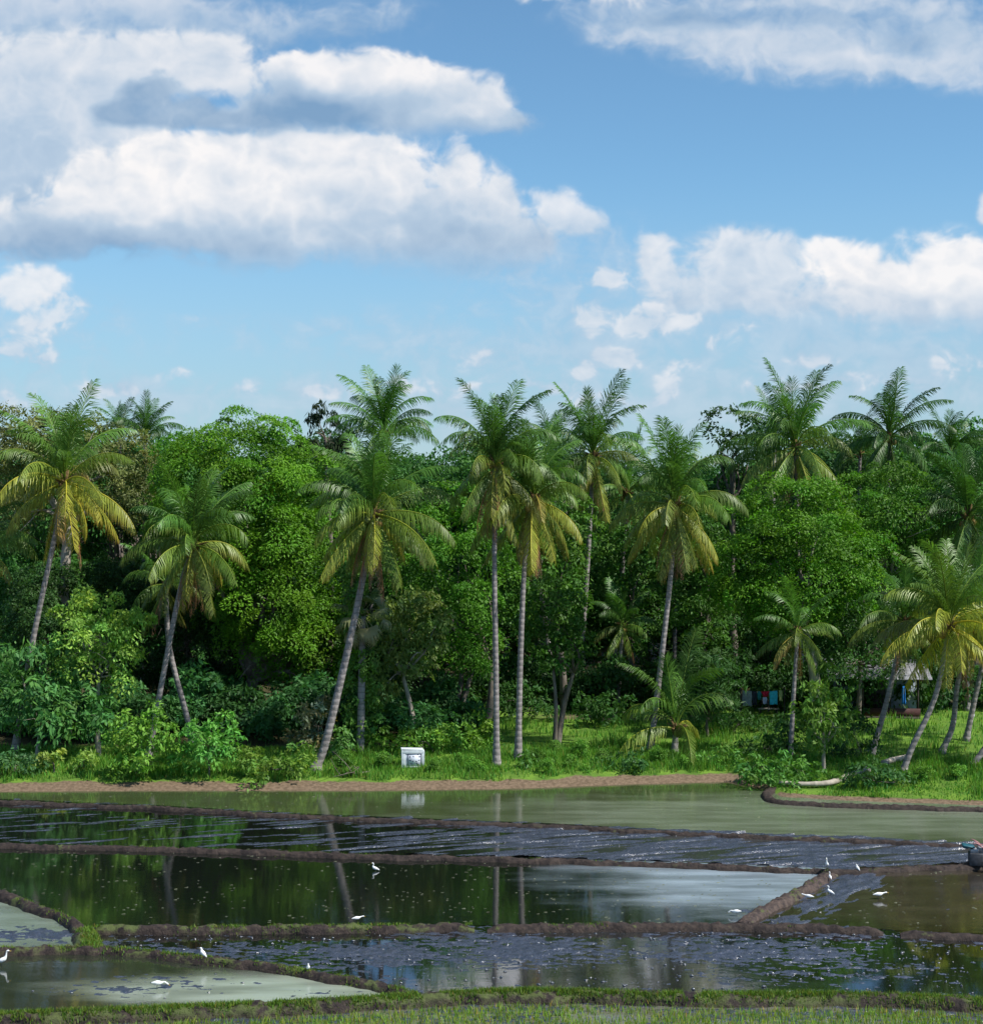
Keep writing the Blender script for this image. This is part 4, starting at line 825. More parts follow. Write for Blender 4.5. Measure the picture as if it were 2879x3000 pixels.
shrub('small pale umbrella-shaped bush at the left edge of the bank', (105, 1478), [(105, 1448, 28, 13), (95, 1458, 22, 12)], (.27, .37, .08), 43, ll=.3, lw=.11)
shrub('small bush beside the pale umbrella-shaped one', (162, 1474), [(165, 1447, 22, 13), (155, 1458, 18, 12)], (.19, .33, .06), 44)
shrub('low dark bush at the far left foot of the trees', (25, 1485), [(20, 1455, 40, 26), (55, 1462, 30, 22)], (.07, .17, .05), 45)
shrub('sprawling low shrubs between the leafy bush and the big leaning palm', (520, 1490), [(480, 1450, 40, 28), (530, 1465, 44, 24, -.4), (570, 1455, 34, 30), (500, 1480, 40, 14, -.5)], (.15, .27, .04), 46)
shrub('grey-green and rusty leaved shrub against the foot of the big leaning palm', (600, 1450), [(605, 1375, 36, 34), (590, 1410, 40, 30), (625, 1345, 26, 22), (620, 1430, 30, 22)], (.17, .185, .10), 47, hue=.5, var=.3)
shrub('weedy clump right of the big leaning palm foot', (660, 1452), [(650, 1415, 26, 28), (672, 1436, 24, 16)], (.10, .23, .05), 48)
shrub('tangled green thicket behind the white box', (830, 1440), [(745, 1420, 44, 24), (800, 1418, 50, 26), (860, 1412, 50, 28), (900, 1425, 40, 22), (790, 1440, 40, 12, -.4)], (.12, .26, .03), 49)
shrub('leafy bush left of the tall straight palm foot', (925, 1420), [(905, 1385, 34, 24), (935, 1395, 34, 26), (900, 1410, 40, 18)], (.14, .28, .03), 50)
shrub('low dark bush spreading at the water end of the bank below the young palm', (1195, 1497), [(1170, 1472, 46, 20), (1215, 1460, 36, 26), (1140, 1482, 34, 14), (1235, 1482, 34, 18)], (.055, .15, .035), 51)
shrub('small weed clump right of the tall palm pair', (1006, 1472), [(1006, 1455, 13, 14)], (.10, .23, .04), 52)
shrub('mid green weeds on the bank right of the young palm', (1380, 1490), [(1340, 1465, 40, 24), (1385, 1462, 44, 28), (1350, 1485, 46, 12, -.4), (1420, 1478, 34, 18)], (.11, .27, .04), 53)
shrub('dense weeds on the bank left of the fallen log', (1490, 1496), [(1450, 1470, 40, 26), (1500, 1465, 46, 28), (1545, 1478, 36, 22), (1480, 1488, 50, 12, -.4)], (.10, .25, .04), 54)
shrub('dark leafy mound right of the fallen log', (1680, 1508), [(1665, 1480, 44, 24), (1710, 1490, 40, 20), (1640, 1492, 28, 16)], (.045, .13, .03), 55)
tree('young_tree', 'slim young tree with drooping pale leaves in front of the hut', (1577, 1478), [(1585, 1290, 20, 20), (1560, 1320, 26, 20), (1605, 1325, 30, 18), (1550, 1360, 40, 24), (1595, 1365, 36, 24, -.3), (1570, 1400, 40, 24), (1600, 1410, 26, 20)], (.12, .24, .035), seed=56, density=2.4, K=26, clump_r=.36, ll=.34, lw=.11, droop=.7, r0=.09, fork=(1578, 1420), barkm='pale_bark')
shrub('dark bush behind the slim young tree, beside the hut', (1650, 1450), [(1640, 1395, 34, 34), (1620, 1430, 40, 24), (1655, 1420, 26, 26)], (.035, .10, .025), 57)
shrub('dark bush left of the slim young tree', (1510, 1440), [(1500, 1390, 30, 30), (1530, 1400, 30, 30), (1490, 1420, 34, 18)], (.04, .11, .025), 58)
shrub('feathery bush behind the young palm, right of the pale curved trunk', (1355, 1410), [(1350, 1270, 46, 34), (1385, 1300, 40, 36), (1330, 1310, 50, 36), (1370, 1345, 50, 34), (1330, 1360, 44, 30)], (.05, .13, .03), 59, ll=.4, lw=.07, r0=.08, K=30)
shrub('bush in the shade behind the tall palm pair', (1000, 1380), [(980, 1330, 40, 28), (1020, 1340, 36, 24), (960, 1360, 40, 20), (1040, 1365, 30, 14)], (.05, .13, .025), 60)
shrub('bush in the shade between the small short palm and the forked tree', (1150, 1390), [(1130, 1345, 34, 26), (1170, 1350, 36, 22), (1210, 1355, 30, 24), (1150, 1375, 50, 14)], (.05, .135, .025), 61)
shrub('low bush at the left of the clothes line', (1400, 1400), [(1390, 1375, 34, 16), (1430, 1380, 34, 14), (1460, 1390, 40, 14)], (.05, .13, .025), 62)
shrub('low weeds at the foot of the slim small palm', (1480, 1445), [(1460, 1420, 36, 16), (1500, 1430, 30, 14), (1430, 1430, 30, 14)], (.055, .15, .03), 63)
# vine up the fan palm trunk
vl = lobes_px([(680, 1120, 24, 40), (672, 1170, 18, 40), (668, 1290, 20, 34), (700, 1270, 18, 30), (708, 1330, 22, 34), (672, 1350, 20, 34), (700, 1390, 24, 26), (660, 1080, 30, 34), (715, 1360, 18, 22)], fb[1], .2, 71, .5)
tag(link('climbing_vine', leaf_mass(vl - np.array([*fb, 0, 0, 0]), 71, 5.0, 22, .28, .20, .12, .5, .25, under=1.0), 'leaf', None, tuple(fb), (.11, .24, .04)), 'bright climbing vine hanging round the fan palm trunk', 'vine')
# the wood behind: five crowns, copied
BASEC = []
for i in range(5):
    r = np.random.RandomState(900 + i); lb = []
    for k in range(13):
        a_ = r.uniform(0, 6.28); q = math.sqrt(r.rand()) * 3.4; z = r.uniform(2.2, 13.8); q *= 1.0 if z < 10.5 else .6
        lb.append([q * math.cos(a_), q * math.sin(a_), z, r.uniform(1.5, 2.5), r.uniform(1.5, 2.5), r.uniform(1.2, 1.9)])
    lb = np.array(lb); mb = MB(); limbs(mb, np.zeros(3), np.array([r.uniform(-.4, .4), 0, 6.0]), lb, .24, r)
    BASEC.append((mb.mesh('trunk', True), leaf_mass(lb, 950 + i, 1.0, 56, .78, .30, .14, .3, .3, under=.6, flat=.25)))
wr = random.Random(31)
def wood_tree(x, y, s, label, group, col, k=None):
    k = wr.randrange(5) if k is None else k
    root = empty('forest_tree', (x, y, float(gz(x, y))), label, 'tree', group, wr.uniform(0, 6.28)); root.scale = (s * wr.uniform(.9, 1.15), s * wr.uniform(.9, 1.15), s)
    link('trunk', BASEC[k][0], 'bark', root); f = wr.uniform(.8, 1.25); link('crown', BASEC[k][1], 'leaf', root, (0, 0, 0), tuple(c_ * f for c_ in col))
WL = 'dark leafy tree in the dense shaded wood behind the palms'; WG = 'trees of the wood behind the palms'
for i in range(15):
    x = -27 + i * 3.9 + wr.uniform(-.8, .8); wood_tree(x, 103 + wr.uniform(-1.5, 3), wr.uniform(.92, 1.05) if not (0 < x < 15) else wr.uniform(.66, .74), WL, WG, (.052, .155, .030))
for i in range(16):
    x = -32 + i * 4.3 + wr.uniform(-1, 1); wood_tree(x, 112 + wr.uniform(-2, 4), wr.uniform(.98, 1.1) if not (0 < x < 16) else wr.uniform(.82, .9), WL, WG, (.056, .165, .032))
for i in range(14):
    x = -38 + i * 5.8 + wr.uniform(-1, 1); wood_tree(x, 124 + wr.uniform(-3, 6), wr.uniform(1.0, 1.12), WL, WG, (.056, .16, .034))
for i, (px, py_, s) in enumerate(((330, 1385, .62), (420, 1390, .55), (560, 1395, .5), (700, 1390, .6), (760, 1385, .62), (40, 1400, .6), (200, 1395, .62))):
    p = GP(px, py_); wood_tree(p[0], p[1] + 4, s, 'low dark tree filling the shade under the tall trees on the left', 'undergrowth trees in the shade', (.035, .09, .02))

UG = []
for i in range(4):
    r = np.random.RandomState(1200 + i); lb = np.array([[r.uniform(-1, 1), r.uniform(-.7, .7), r.uniform(.4, 1.9), r.uniform(.5, .9), r.uniform(.5, .8), r.uniform(.4, .7)] for k in range(7)]); mb = MB(); limbs(mb, np.zeros(3), np.array([0, 0, .5]), lb, .05, r)
    UG.append((mb.mesh('stem', True), leaf_mass(lb, 1250 + i, 2.2, 34, .42, .26, .11, .35, .3, under=.7)))
def under_shrub(px_, py_, s_, label, group, col):
    p = GP(px_, py_); k = wr.randrange(4); root = empty('undergrowth_shrub', p, label, 'shrub', group, wr.uniform(0, 6.28)); root.scale = (s_ * wr.uniform(.9, 1.3), s_, s_ * wr.uniform(.8, 1.2)); f = wr.uniform(.75, 1.3)
    link('stem', UG[k][0], 'bark', root); link('foliage', UG[k][1], 'leaf', root, (0, 0, 0), tuple(c_ * f for c_ in col))
for i in range(26):
    under_shrub(-40 + i * 37 + wr.uniform(-12, 12), 1408 + wr.uniform(-14, 14), wr.uniform(.9, 1.5), 'shrub in the dark undergrowth along the foot of the trees on the left', 'undergrowth on the left', (.05, .15, .04))
for i in range(22):
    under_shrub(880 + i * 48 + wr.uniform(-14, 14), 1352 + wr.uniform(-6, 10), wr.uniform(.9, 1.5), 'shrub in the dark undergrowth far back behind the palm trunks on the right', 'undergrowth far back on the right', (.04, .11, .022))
for i in range(20):
    under_shrub(*[(470, 1484), (560, 1478), (655, 1480), (735, 1470), (835, 1475), (880, 1462), (915, 1478), (1030, 1462), (1045, 1480), (1090, 1470), (1110, 1450), (1150, 1455), (1262, 1462), (1310, 1470), (1420, 1455), (1120, 1488), (1060, 1440), (1600, 1500), (1760, 1495), (1830, 1490)][i], wr.uniform(.22, .4), 'low weed tuft in the sunlit grass of the bank', 'weeds in the bank grass', (.12, .27, .035))
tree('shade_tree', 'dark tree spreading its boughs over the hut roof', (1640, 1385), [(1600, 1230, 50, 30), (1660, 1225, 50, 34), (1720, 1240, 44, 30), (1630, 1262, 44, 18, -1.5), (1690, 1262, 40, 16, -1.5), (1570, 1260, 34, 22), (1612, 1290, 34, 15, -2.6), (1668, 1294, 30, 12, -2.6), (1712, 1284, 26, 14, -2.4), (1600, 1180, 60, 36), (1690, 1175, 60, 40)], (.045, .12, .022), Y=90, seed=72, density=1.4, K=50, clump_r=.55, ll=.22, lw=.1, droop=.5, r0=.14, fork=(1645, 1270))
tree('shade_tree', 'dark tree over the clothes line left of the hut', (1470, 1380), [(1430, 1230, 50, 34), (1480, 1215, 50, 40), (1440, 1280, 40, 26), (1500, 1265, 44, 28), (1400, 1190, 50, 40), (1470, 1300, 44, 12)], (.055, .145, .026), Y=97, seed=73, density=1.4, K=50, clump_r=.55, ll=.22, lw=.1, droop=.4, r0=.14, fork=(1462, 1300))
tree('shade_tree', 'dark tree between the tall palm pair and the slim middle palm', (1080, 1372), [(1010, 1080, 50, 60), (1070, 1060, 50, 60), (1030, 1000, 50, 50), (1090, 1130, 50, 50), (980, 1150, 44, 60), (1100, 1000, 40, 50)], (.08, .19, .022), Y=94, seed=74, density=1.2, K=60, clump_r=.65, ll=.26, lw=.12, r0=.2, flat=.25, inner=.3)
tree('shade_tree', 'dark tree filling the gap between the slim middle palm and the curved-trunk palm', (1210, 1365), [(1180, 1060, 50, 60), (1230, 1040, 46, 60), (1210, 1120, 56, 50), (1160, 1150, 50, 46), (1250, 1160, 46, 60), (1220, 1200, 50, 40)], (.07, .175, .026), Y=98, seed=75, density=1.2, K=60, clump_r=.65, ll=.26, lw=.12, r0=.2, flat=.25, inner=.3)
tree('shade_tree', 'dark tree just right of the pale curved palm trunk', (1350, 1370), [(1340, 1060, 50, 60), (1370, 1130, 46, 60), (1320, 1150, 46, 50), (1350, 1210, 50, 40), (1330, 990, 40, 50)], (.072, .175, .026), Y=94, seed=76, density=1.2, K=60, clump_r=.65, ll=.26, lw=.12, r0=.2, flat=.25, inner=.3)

# ------------------------------------------------------------------ white cabinet on the grass
M['white_paint'] = plain('white_painted_board', (.62, .67, .70), .6, .3, .10, 5)
M['panel'] = plain('pale_panel', (.60, .64, .72), .5, .3, .16, 7)
M['black'] = plain('dark_mark', (.03, .035, .06), .7, .2, .2)
M['rust'] = plain('rusty_foot', (.22, .09, .06), .8, .2, .3)
bp_ = GP(790, 1468); box = empty('cabinet', bp_, 'white box-shaped cabinet with a marked front panel standing on the bright grass', 'cabinet', None, math.radians(6))
w_, d_, h_ = .54, .24, .84
b = MB(); b.box((-w_, -d_, .0), (-w_ + .05, d_, h_)); b.box((w_ - .05, -d_, .06), (w_, d_, h_ - .05)); b.box((-w_ + .05, d_ - .04, .03), (w_ - .05, d_, h_ - .02)); b.box((-w_ + .05, -d_, .02), (w_ - .05, d_ - .04, .06))
b.build('shell', 'white_paint', box, False, .008)
b = MB(); R_ = Matrix.Rotation(math.radians(2.2), 3, 'Y'); b.box((-w_ - .02, -d_ - .004, h_), (w_ - .06, d_ + .01, h_ + .04), R_, (0, 0, h_)); b.build('lid', 'white_paint', box, False, .01)
b = MB(); b.box((-w_ + .05, -d_ + .0, .66), (w_ - .05, -d_ + .04, h_ - .01)); b.box((-w_ + .05, -d_, .06), (-.34, -d_ + .04, .66)); b.box((.40, -d_, .06), (w_ - .05, -d_ + .04, .66)); b.build('front_frame', 'white_paint', box, False, .005)
b = MB(); b.box((-.34, -d_ + .012, .06), (.40, -d_ + .038, .66)); pn = b.build('front_panel', 'panel', box)
for lo, hi in (((-.36, -d_ - .006, .655), (.42, -d_ + .002, .672)), ((-.25, -d_ + .004, .10), (-.225, -d_ + .011, .655)), ((.385, -d_ - .004, .02), (.405, -d_ + .011, .655))):
    b = MB(); b.box(lo, hi); b.build('door_edge', 'black', box)
for (mx, mz, sx_, sz_, ro) in ((-.13, .36, .05, .014, -.3), (.0, .31, .035, .022, -.6), (.16, .30, .035, .02, .6), (.29, .36, .04, .014, -.2), (.31, .53, .022, .04, 0), (.19, .20, .02, .035, .1), (.25, .17, .016, .025, 0), (-.06, .19, .06, .016, .1), (-.15, .52, .015, .04, .2), (.02, .54, .018, .035, -.2), (.24, .62, .02, .012, 0)):
    b = MB(); b.box((mx - sx_, -d_ + .006, mz - sz_), (mx + sx_, -d_ + .0105, mz + sz_), Matrix.Rotation(ro, 3, 'Y'), (mx, -d_, mz)); b.build('dark_mark', 'black', box)
b = MB(); b.box((w_ - .12, -d_ - .01, -.08), (w_ - .01, -d_ + .08, .055)); b.build('foot', 'rust', box)
b = MB(); b.box((-w_ + .01, d_ - .1, -.08), (-w_ + .1, d_ - .01, .0)); b.build('foot', 'rust', box)

# ------------------------------------------------------------------ hut in the shade
M['plaster'] = plain('grey_blue_plaster', (.24, .28, .33), .85, .15, .2, 3)
M['tin'] = plain('corrugated_tin', (.34, .34, .36), .4, .5, .25, 3, .4)
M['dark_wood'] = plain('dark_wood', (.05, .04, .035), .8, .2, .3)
M['red_wall'] = plain('red_cement', (.06, .026, .024), .7, .2, .25, 4)
hb_ = GP(1598, 1372); hut = empty('hut', hb_, 'low hut with a pale tin roof half hidden in the shade on the right', 'hut', None, math.radians(-6))
b = MB(); b.box((0, 1.2, -.2), (1.7, 1.35, 2.4)); b.box((2.9, 1.2, -.2), (4.6, 1.35, 2.4)); b.box((1.7, 1.2, 2.0), (2.9, 1.35, 2.4)); b.box((1.7, 1.2, -.2), (2.9, 1.35, .1)); b.box((0, 1.35, -.2), (.15, 4.2, 2.4)); b.box((4.45, 1.35, -.2), (4.6, 4.2, 2.4)); b.box((.15, 4.05, -.2), (4.45, 4.2, 2.7)); b.build('wall', 'plaster', hut)
b = MB(); b.box((1.72, 1.24, .1), (2.88, 1.29, 2.0)); b.build('doorway_shade', 'dark_wood', hut)  # dark board across the open doorway, standing in for the shade inside
b = MB(); b.box((.0, -.3, -.2), (4.6, 1.2, .12)); b.build('veranda_floor', 'dark_wood', hut)
b = MB(); b.box((1.5, -.3, .12), (4.6, -.16, .55)); b.build('veranda_wall', 'red_wall', hut)
for px_ in (.08, 1.5, 3.0, 4.5):
    b = MB(); b.tube(np.array([[px_, -.05, .1], [px_, -.05, 2.3]]), .05, 8); b.build('post', 'dark_wood', hut)
for i in range(6):
    x0 = -.45 + i * .93; xs = np.linspace(0, .97, 25); V = []
    for yy, zz in ((-.75, 2.22), (2.1, 3.0), (4.7, 2.5)):
        for q in xs: V.append((x0 + q, yy, zz + .022 * math.cos(q * 2 * math.pi / .0808) + (.012 if i % 2 else 0)))
    m_ = len(xs); Q = [(r_ * m_ + j, r_ * m_ + j + 1, (r_ + 1) * m_ + j + 1, (r_ + 1) * m_ + j) for r_ in range(2) for j in range(m_ - 1)]
    o = link('roof_sheet', mesh_np('roof_sheet', V, Q), 'tin', hut); sm = o.modifiers.new('thick', 'SOLIDIFY'); sm.thickness = .006

# ------------------------------------------------------------------ clothes line and hanging cloths
def cloth_mat(name, col): M[name] = plain(name, col, .85, .1, .18, 6)
for nm, col in (('grey_cloth', (.26, .28, .30)), ('black_cloth', (.03, .035, .05)), ('teal_cloth', (.03, .20, .22)), ('red_cloth', (.50, .02, .05)), ('white_cloth', (.62, .64, .72)), ('cyan_cloth', (.06, .50, .72)), ('blue_cloth', (.02, .13, .38)), ('lilac_cloth', (.45, .45, .62)), ('yellow_cloth', (.45, .45, .20))): cloth_mat(nm, col)
lp = GP(1420, 1374); lY = lp[1]; ln = empty('clothes_line', lp, 'clothes line strung between two posts in the shade left of the hut', 'clothes line')
for px_ in (1416, 1500):
    q = PY(px_, 1314, lY) - lp; b = MB(); b.tube(np.array([[q[0], 0, -.3], [q[0] + .02, 0, q[2]]]), .04, 7); b.build('post', 'dark_wood', ln)
def line_z(px): t = (px - 1416) / 84.0; return PY(px, 1321 + 6 * (1 - (2 * t - 1) ** 2) * .5, lY)
b = MB(); b.tube(np.array([line_z(p_) - lp for p_ in np.linspace(1416, 1500, 15)]), .012, 5); b.build('rope', 'black_cloth', ln)
def cloth(name, label, px0, px1, py1, mat, cat='cloth', seed=0, shape=None, top=None, Yc=None):
    r = np.random.RandomState(seed); nx, nz = 12, 10; Yc = Yc or lY
    a_ = line_z(px0) if top is None else PY(px0, top, Yc); b_ = line_z(px1) if top is None else PY(px1, top, Yc); zb = PY(px0, py1, Yc)[2]; org = (a_ + b_) / 2; V = []
    for side in (0, 1):
        for k in range(nz + 1):
            t = k / nz
            for i in range(nx + 1):
                u = i / nx; tp = a_ * (1 - u) + b_ * u; w = 1.0 if shape is None else shape(t); uu = .5 + (u - .5) * w
                p = a_ * (1 - uu) + b_ * uu; z = tp[2] + .016 - (tp[2] - zb) * t * (1 if side == 0 else .45) - .02 * math.sin(u * 7 + seed) * t
                y = p[1] + (-.02 if side == 0 else .02) * min(1, t * 6) + (.035 * math.sin(u * 11 + seed) * t) * (1 if side == 0 else .6)
                V.append((p[0] + .01 * math.sin(t * 9 + u * 5), y, z))
    V = np.array(V) - org; Q = []
    m_ = nx + 1
    for s_ in (0, 1):
        o_ = s_ * m_ * (nz + 1)
        for k in range(nz):
            for i in range(nx): Q.append((o_ + k * m_ + i, o_ + k * m_ + i + 1, o_ + (k + 1) * m_ + i + 1, o_ + (k + 1) * m_ + i))
    o = link(name, mesh_np(name, V, Q, None, None, True), mat, None, tuple(org)); sm = o.modifiers.new('thick', 'SOLIDIFY'); sm.thickness = .008
    return tag(o, label, cat, 'washing hung in the shade')
cloth('hanging_cloth', 'long grey striped cloth at the left end of the clothes line', 1420, 1438, 1352, 'grey_cloth', 'cloth', 1)
cloth('hanging_cloth', 'black cloth on the clothes line between the grey and teal ones', 1439, 1448, 1350, 'black_cloth', 'cloth', 2)
cloth('hanging_cloth', 'small teal cloth on the clothes line beside the red shirt', 1449, 1456, 1340, 'teal_cloth', 'cloth', 3)
cloth('red_shirt', 'red shirt hanging in the middle of the clothes line', 1457, 1471, 1334, 'red_cloth', 'shirt', 4, lambda t: 1.15 if t < .35 else .8)
cloth('hanging_cloth', 'lilac white cloth hanging below the red shirt', 1459, 1467, 1348, 'lilac_cloth', 'cloth', 5, None, 1335, lY - .06)
cloth('hanging_towel', 'bright cyan towel at the right part of the clothes line', 1472, 1487, 1349, 'cyan_cloth', 'towel', 6)
cloth('hanging_cloth', 'small yellowish cloth at the right end of the clothes line', 1490, 1496, 1342, 'yellow_cloth', 'cloth', 7)
cloth('hanging_cloth', 'blue cloth hanging beside the hut post near the right palms', 1724, 1733, 1348, 'blue_cloth', 'cloth', 8, lambda t: .5 + .4 * t, 1314, GP(1728, 1385)[1])
cloth('hanging_cloth', 'white cloth hanging among the palm trunks at the right edge', 1856, 1864, 1372, 'white_cloth', 'cloth', 9, lambda t: .4 + .6 * min(1, t * 2), 1348, GP(1860, 1408)[1])
# plank bench below the line
q = GP(1450, 1366); bench = empty('plank_bench', q, 'pale plank bench below the clothes line', 'bench'); bw_ = 40 * q[1] / F
b = MB(); b.box((0, -.15, .26), (bw_, .15, .31)); b.build('plank', 'pale_bark', bench, False, .005)
for px_ in (.12, bw_ - .12):
    b = MB(); b.box((px_ - .05, -.12, -.1), (px_ + .05, .12, .26)); b.build('leg', 'dark_wood', bench)

# ------------------------------------------------------------------ fallen wood, stone
def log(label, pts, r0, r1, mat='pale_bark', lift=.08, twigs=0, name='fallen_log'):
    w = [GP(*p) for p in pts]; o0 = w[0]; w = np.array([p + [0, 0, lift] for p in w]) - o0; c = catmull(w, 30); rr = np.random.RandomState(len(label)); b = MB()
    b.tube(c, np.linspace(r0, r1, 30) * (1 + .12 * rr.normal(0, .5, 30)), 9)
    for k in range(twigs):
        i = rr.randint(6, 28); b.tube(catmull([c[i], c[i] + rr.normal(0, .25, 3) + [0, 0, .2], c[i] + rr.normal(0, .5, 3) + [0, 0, .35]], 6), np.linspace(r1 * .6, .01, 6), 5)
    o = b.build(name, mat, None, True, 0, tuple(o0)); return tag(o, label, 'log')
log('bent pale log lying on the small grass plot at the right', [(1489, 1505), (1535, 1509), (1585, 1507), (1620, 1495), (1662, 1480)], .08, .17, 'pale_bark', .20)
log('short pale log behind the dark mound, near the yellow-fronded palm', [(1690, 1466), (1712, 1460), (1738, 1455)], .14, .16, 'pale_bark', .14)
log('thin dead branch leaning on the grass below the big leaning palm', [(640, 1492), (672, 1486), (708, 1480)], .03, .05, 'bark', .08, 5, 'dead_branch')
for i, (px_, py_, rz, lab) in enumerate(((705, 1492, 2.7, 'brown dead palm frond lying on the grass left below the white box'), (655, 1498, .3, 'dry brown frond on the bare edge of the bank near the big leaning palm'))):
    p = GP(px_, py_); r_ = empty('fallen_frond', p + [0, 0, .1], lab, 'palm frond', 'fallen dead fronds', rz); o = link('frond', FROND[6][i], 'palm_leaf', r_); o.scale = (.5, .5, .35); o.rotation_euler = (0, .1, 0); o.color = (.20, .12, .07, 1)
p = GP(1082, 1490); st = ico('stone', .22, (1.2, .8, .6), 3); co = np.empty(len(st.vertices) * 3); st.vertices.foreach_get('co', co); co = co.reshape(-1, 3); co *= (1 + .22 * fbm(co[:, 0] * 6, co[:, 1] * 6 + co[:, 2] * 7, 3, 8))[:, None]; st.vertices.foreach_set('co', co.astype(np.float32).ravel()); st.update()
M['stone'] = plain('stone', (.38, .34, .29), .9, .2, .25, 9); tag(link('stone', st, 'stone', None, tuple(p + [0, 0, .06])), 'pale stone in the grass at the edge of the bank', 'stone')

# ------------------------------------------------------------------ egrets
M['feather'] = plain('white_feathers', (.84, .85, .84), .75, .2, .05, 20)
M['beak'] = plain('yellow_beak', (.65, .42, .06), .4, .4, .1); M['leg_skin'] = plain('dark_leg', (.035, .035, .03), .6, .3, .2)
POSE = {
 'stand': ([(-.25, .20), (-.16, .245), (-.05, .275), (.06, .315), (.115, .375), (.105, .44), (.085, .50), (.105, .545), (.15, .56), (.19, .553)], [.012, .045, .085, .082, .05, .03, .026, .03, .034, .014]),
 'alert': ([(-.25, .20), (-.16, .25), (-.05, .285), (.05, .335), (.10, .41), (.12, .48), (.13, .55), (.145, .61), (.19, .63), (.23, .622)], [.012, .045, .085, .08, .048, .03, .026, .028, .033, .014]),
 'hunch': ([(-.22, .16), (-.15, .225), (-.06, .285), (.02, .345), (.05, .40), (.05, .435), (.06, .465), (.075, .485), (.11, .49), (.145, .482)], [.012, .05, .092, .09, .062, .045, .04, .04, .038, .014]),
 'forage': ([(-.26, .29), (-.17, .29), (-.06, .285), (.06, .275), (.14, .28), (.21, .30), (.27, .285), (.32, .245), (.36, .215), (.39, .19)], [.012, .045, .085, .08, .045, .03, .027, .028, .033, .014]),
 'walk': ([(-.27, .27), (-.17, .285), (-.05, .29), (.07, .295), (.15, .315), (.20, .335), (.25, .345), (.30, .355), (.34, .36), (.375, .35)], [.012, .045, .085, .08, .045, .032, .028, .03, .034, .014]),
}
EG = {}
def egret_meshes(pose):
    if pose in EG: return EG[pose]
    pts, rad = POSE[pose]; p3 = np.array([(x_, 0, z_) for x_, z_ in pts]); c = catmull(p3, 34); r_ = np.interp(np.linspace(0, 1, 34), np.linspace(0, 1, len(rad)), rad)
    V, Q, T = tube(c, r_, 12); V[:, 1] *= .92
    body = mesh_np('egret', V, Q, T, None, True)
    e, d = p3[-1], p3[-1] - p3[-2]; d /= np.linalg.norm(d); bk = mesh_np('beak', *tube(np.array([e - d * .01, e + d * .04, e + d * .085]), np.array([.014, .009, .002]), 6), None, True)
    hipz = .25; L1 = []
    for s_ in (-1, 1):
        f = (.06 if pose == 'walk' and s_ > 0 else -.02) + (-.05 if pose == 'walk' and s_ < 0 else 0); b = MB(); b.tube(np.array([[-.02, s_ * .03, hipz], [-.035 + f * .4, s_ * .032, .13], [f, s_ * .034, .0]]), np.array([.013, .009, .007]), 6)
        for t_ in (-.5, 0, .5, 3.14): b.tube(np.array([[f, s_ * .034, .006], [f + .05 * math.cos(t_), s_ * .034 + .05 * math.sin(t_), .004]]), np.array([.005, .003]), 4)
        L1.append(b.mesh('leg', True))
    EG[pose] = (body, bk, L1); return EG[pose]
def egret(label, px, py, z0, pose, face, sc=1.0):
    p = PW(px, py, z0); body, bk, lg = egret_meshes(pose)
    o = link('egret', body, 'feather', None, tuple(p)); o.rotation_euler = (0, 0, math.radians(face)); o.scale = (sc * .70,) * 3; tag(o, label, 'egret', 'egrets feeding in the paddies')
    link('beak', bk, 'beak', o)
    for m_ in lg: link('leg', m_, 'leg_skin', o)
    return o
egret('egret with an outstretched neck wading at the left edge', 6, 1853, -.06, 'alert', 5, 1.15)
egret('egret standing on the sloping bund at the left front, back turned to the right', 388, 1838, .18, 'hunch', 150, 1.0)
egret('egret facing the viewer low on the sloping bund, nearer the front bund', 590, 1864, .10, 'hunch', -80, .85)
egret('egret bending down in the mud of the left front paddy', 303, 1895, -.03, 'forage', 10, 1.05)
egret('lone egret wading in the calm dark middle paddy', 718, 1672, -.10, 'stand', 165, .95)
egret('egret half hidden behind the mossy middle bund', 683, 1768, .0, 'walk', 15, .9)
egret('largest upright egret on the bund junction at the right', 1582, 1666, .17, 'alert', 250, 1.05)
egret('small egret at the water edge right of the bund junction', 1640, 1670, .06, 'hunch', 120, .8)
egret('slim egret at the foot of the diagonal bund, just below the junction', 1588, 1687, .02, 'stand', 95, .8)
egret('egret looking left in the mud rows below the bund junction', 1588, 1717, -.02, 'stand', 140, .92)
egret('egret with lowered tail in the mud rows, nearest the diagonal bund', 1547, 1726, -.03, 'walk', 160, .95)
egret('egret walking right alone in the brownish paddy', 1681, 1724, -.06, 'walk', 5, 1.1)
egret('egret bending at the lower end of the diagonal bund', 1408, 1755, -.03, 'forage', 170, .95)

# ------------------------------------------------------------------ two-wheel tractor at the right edge
M['turq'] = plain('turquoise_paint', (.015, .09, .12), .45, .4, .25, 6); M['steel'] = plain('grey_steel', (.30, .31, .33), .45, .5, .25, 9, .3); M['dark_steel'] = plain('muddy_dark_steel', (.045, .05, .06), .55, .4, .35, 7); M['tube_red'] = plain('faded_red_tube', (.42, .20, .20), .4, .4, .2); M['tyre'] = plain('muddy_lug_wheel', (.10, .07, .055), .8, .2, .3)
tp_ = PW(1852, 1662, 0.0); tr_ = empty('walking_tractor', tp_, 'muddy two-wheel walking tractor with turquoise cover cut off by the right edge', 'tractor', None, math.radians(-8))
b = MB(); b.box((.02, -.25, .14), (.5, .25, .60)); b.build('gear_housing', 'dark_steel', tr_, False, .03)
b = MB(); b.box((.06, -.2, .60), (.34, .2, .74)); b.box((.34, -.16, .60), (.62, .16, .82)); b.build('engine', 'steel', tr_, False, .025)
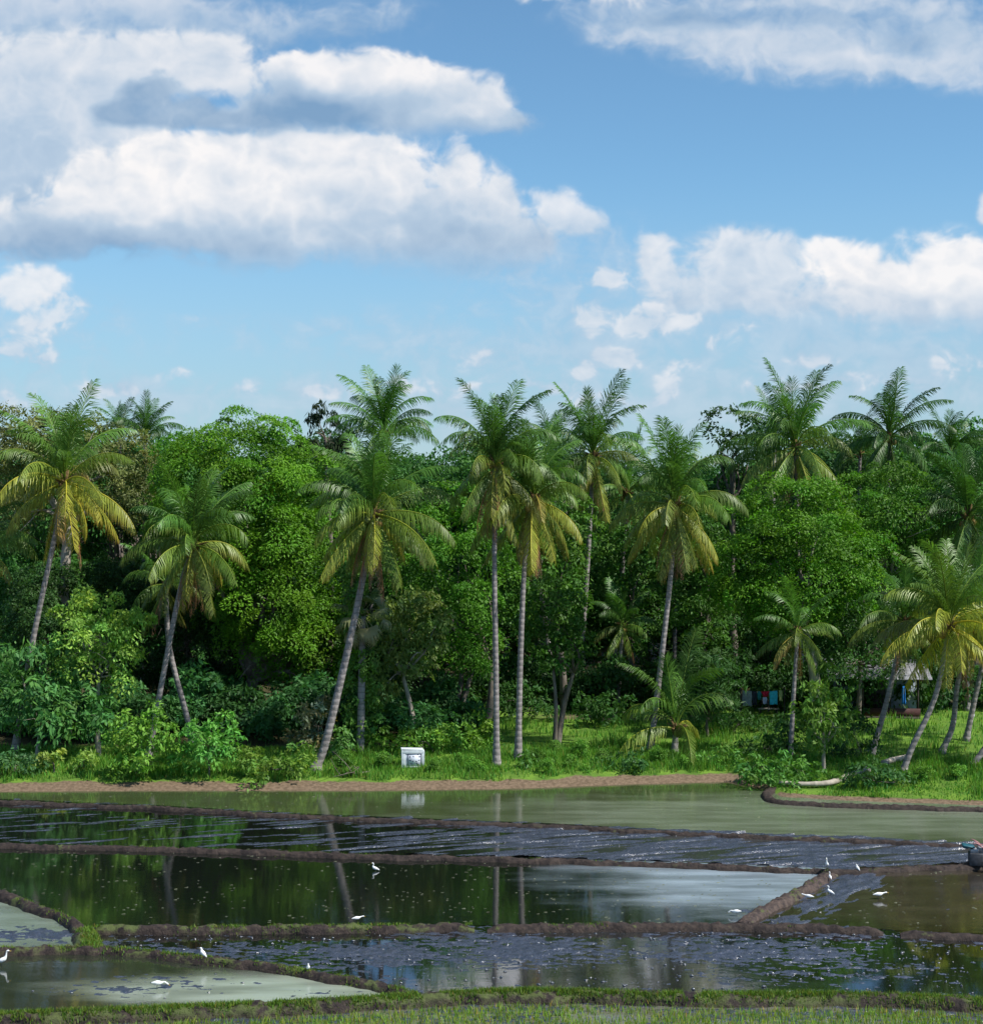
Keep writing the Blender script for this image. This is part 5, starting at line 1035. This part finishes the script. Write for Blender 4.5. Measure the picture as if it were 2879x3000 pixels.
for i in range(6):
    b = MB(); b.box((.37 + i * .04, -.18, .64), (.385 + i * .04, .18, .80)); b.build('cooling_fin', 'steel', tr_)
b = MB(); b.box((-.22, -.22, .80), (.22, .22, .86), Matrix.Rotation(math.radians(10), 3, 'Y'), (0, 0, .83)); b.box((-.2, -.2, .74), (.0, .2, .82), Matrix.Rotation(math.radians(10), 3, 'Y'), (0, 0, .83)); b.build('cover', 'turq', tr_, False, .03)
for s_ in (-.24, .24):
    b = MB(); b.tube(catmull([(.55, s_, .75), (.36, s_, .92), (.20, s_ * 1.2, .99), (.14, s_ * 1.4, .98)], 12), .018, 7); b.build('handlebar', 'tube_red', tr_, True)
    b = MB(); b.tube(catmull([(.24, s_, .96), (.45, s_ * .8, .84), (.7, s_ * .8, .86), (1.0, s_ * .7, .72)], 12), .016, 7); b.build('frame_tube', 'tube_red', tr_, True)
def wheel(x_, y_, r_, wd, name, lugs):
    b = MB(); a_ = np.linspace(0, 2 * np.pi, 25)
    for yy in (-wd / 2, wd / 2): b.tube(np.stack([x_ + r_ * np.cos(a_), 0 * a_ + y_ + yy, r_ + r_ * np.sin(a_) - .05], 1), .022, 6, False)
    b.tube(np.array([[x_, y_ - wd / 2 - .03, r_ - .05], [x_, y_ + wd / 2 + .03, r_ - .05]]), .05, 8)
    for k in range(lugs):
        t = k * 2 * math.pi / lugs; c_, s2 = math.cos(t), math.sin(t); b.box((x_ + r_ - .03, y_ - wd / 2, r_ - .06), (x_ + r_ + .05, y_ + wd / 2, r_ - .04), Matrix.Rotation(-t, 3, 'Y'), (x_, y_, r_ - .05))
        if k % 2 == 0: b.tube(np.array([[x_, y_, r_ - .05], [x_ + c_ * r_, y_, r_ - .05 + s2 * r_]]), .012, 5)
    b.build(name, 'tyre', tr_)
wheel(.0, 0, .13, .12, 'front_wheel', 8)
for s_ in (-.5, .5): wheel(.85, s_, .36, .26, 'lug_wheel', 14)
b = MB(); b.tube(np.array([[.85, -.5, .31], [.85, .5, .31]]), .035, 8); b.box((.5, -.12, .25), (1.1, .12, .5)); b.build('axle', 'dark_steel', tr_)
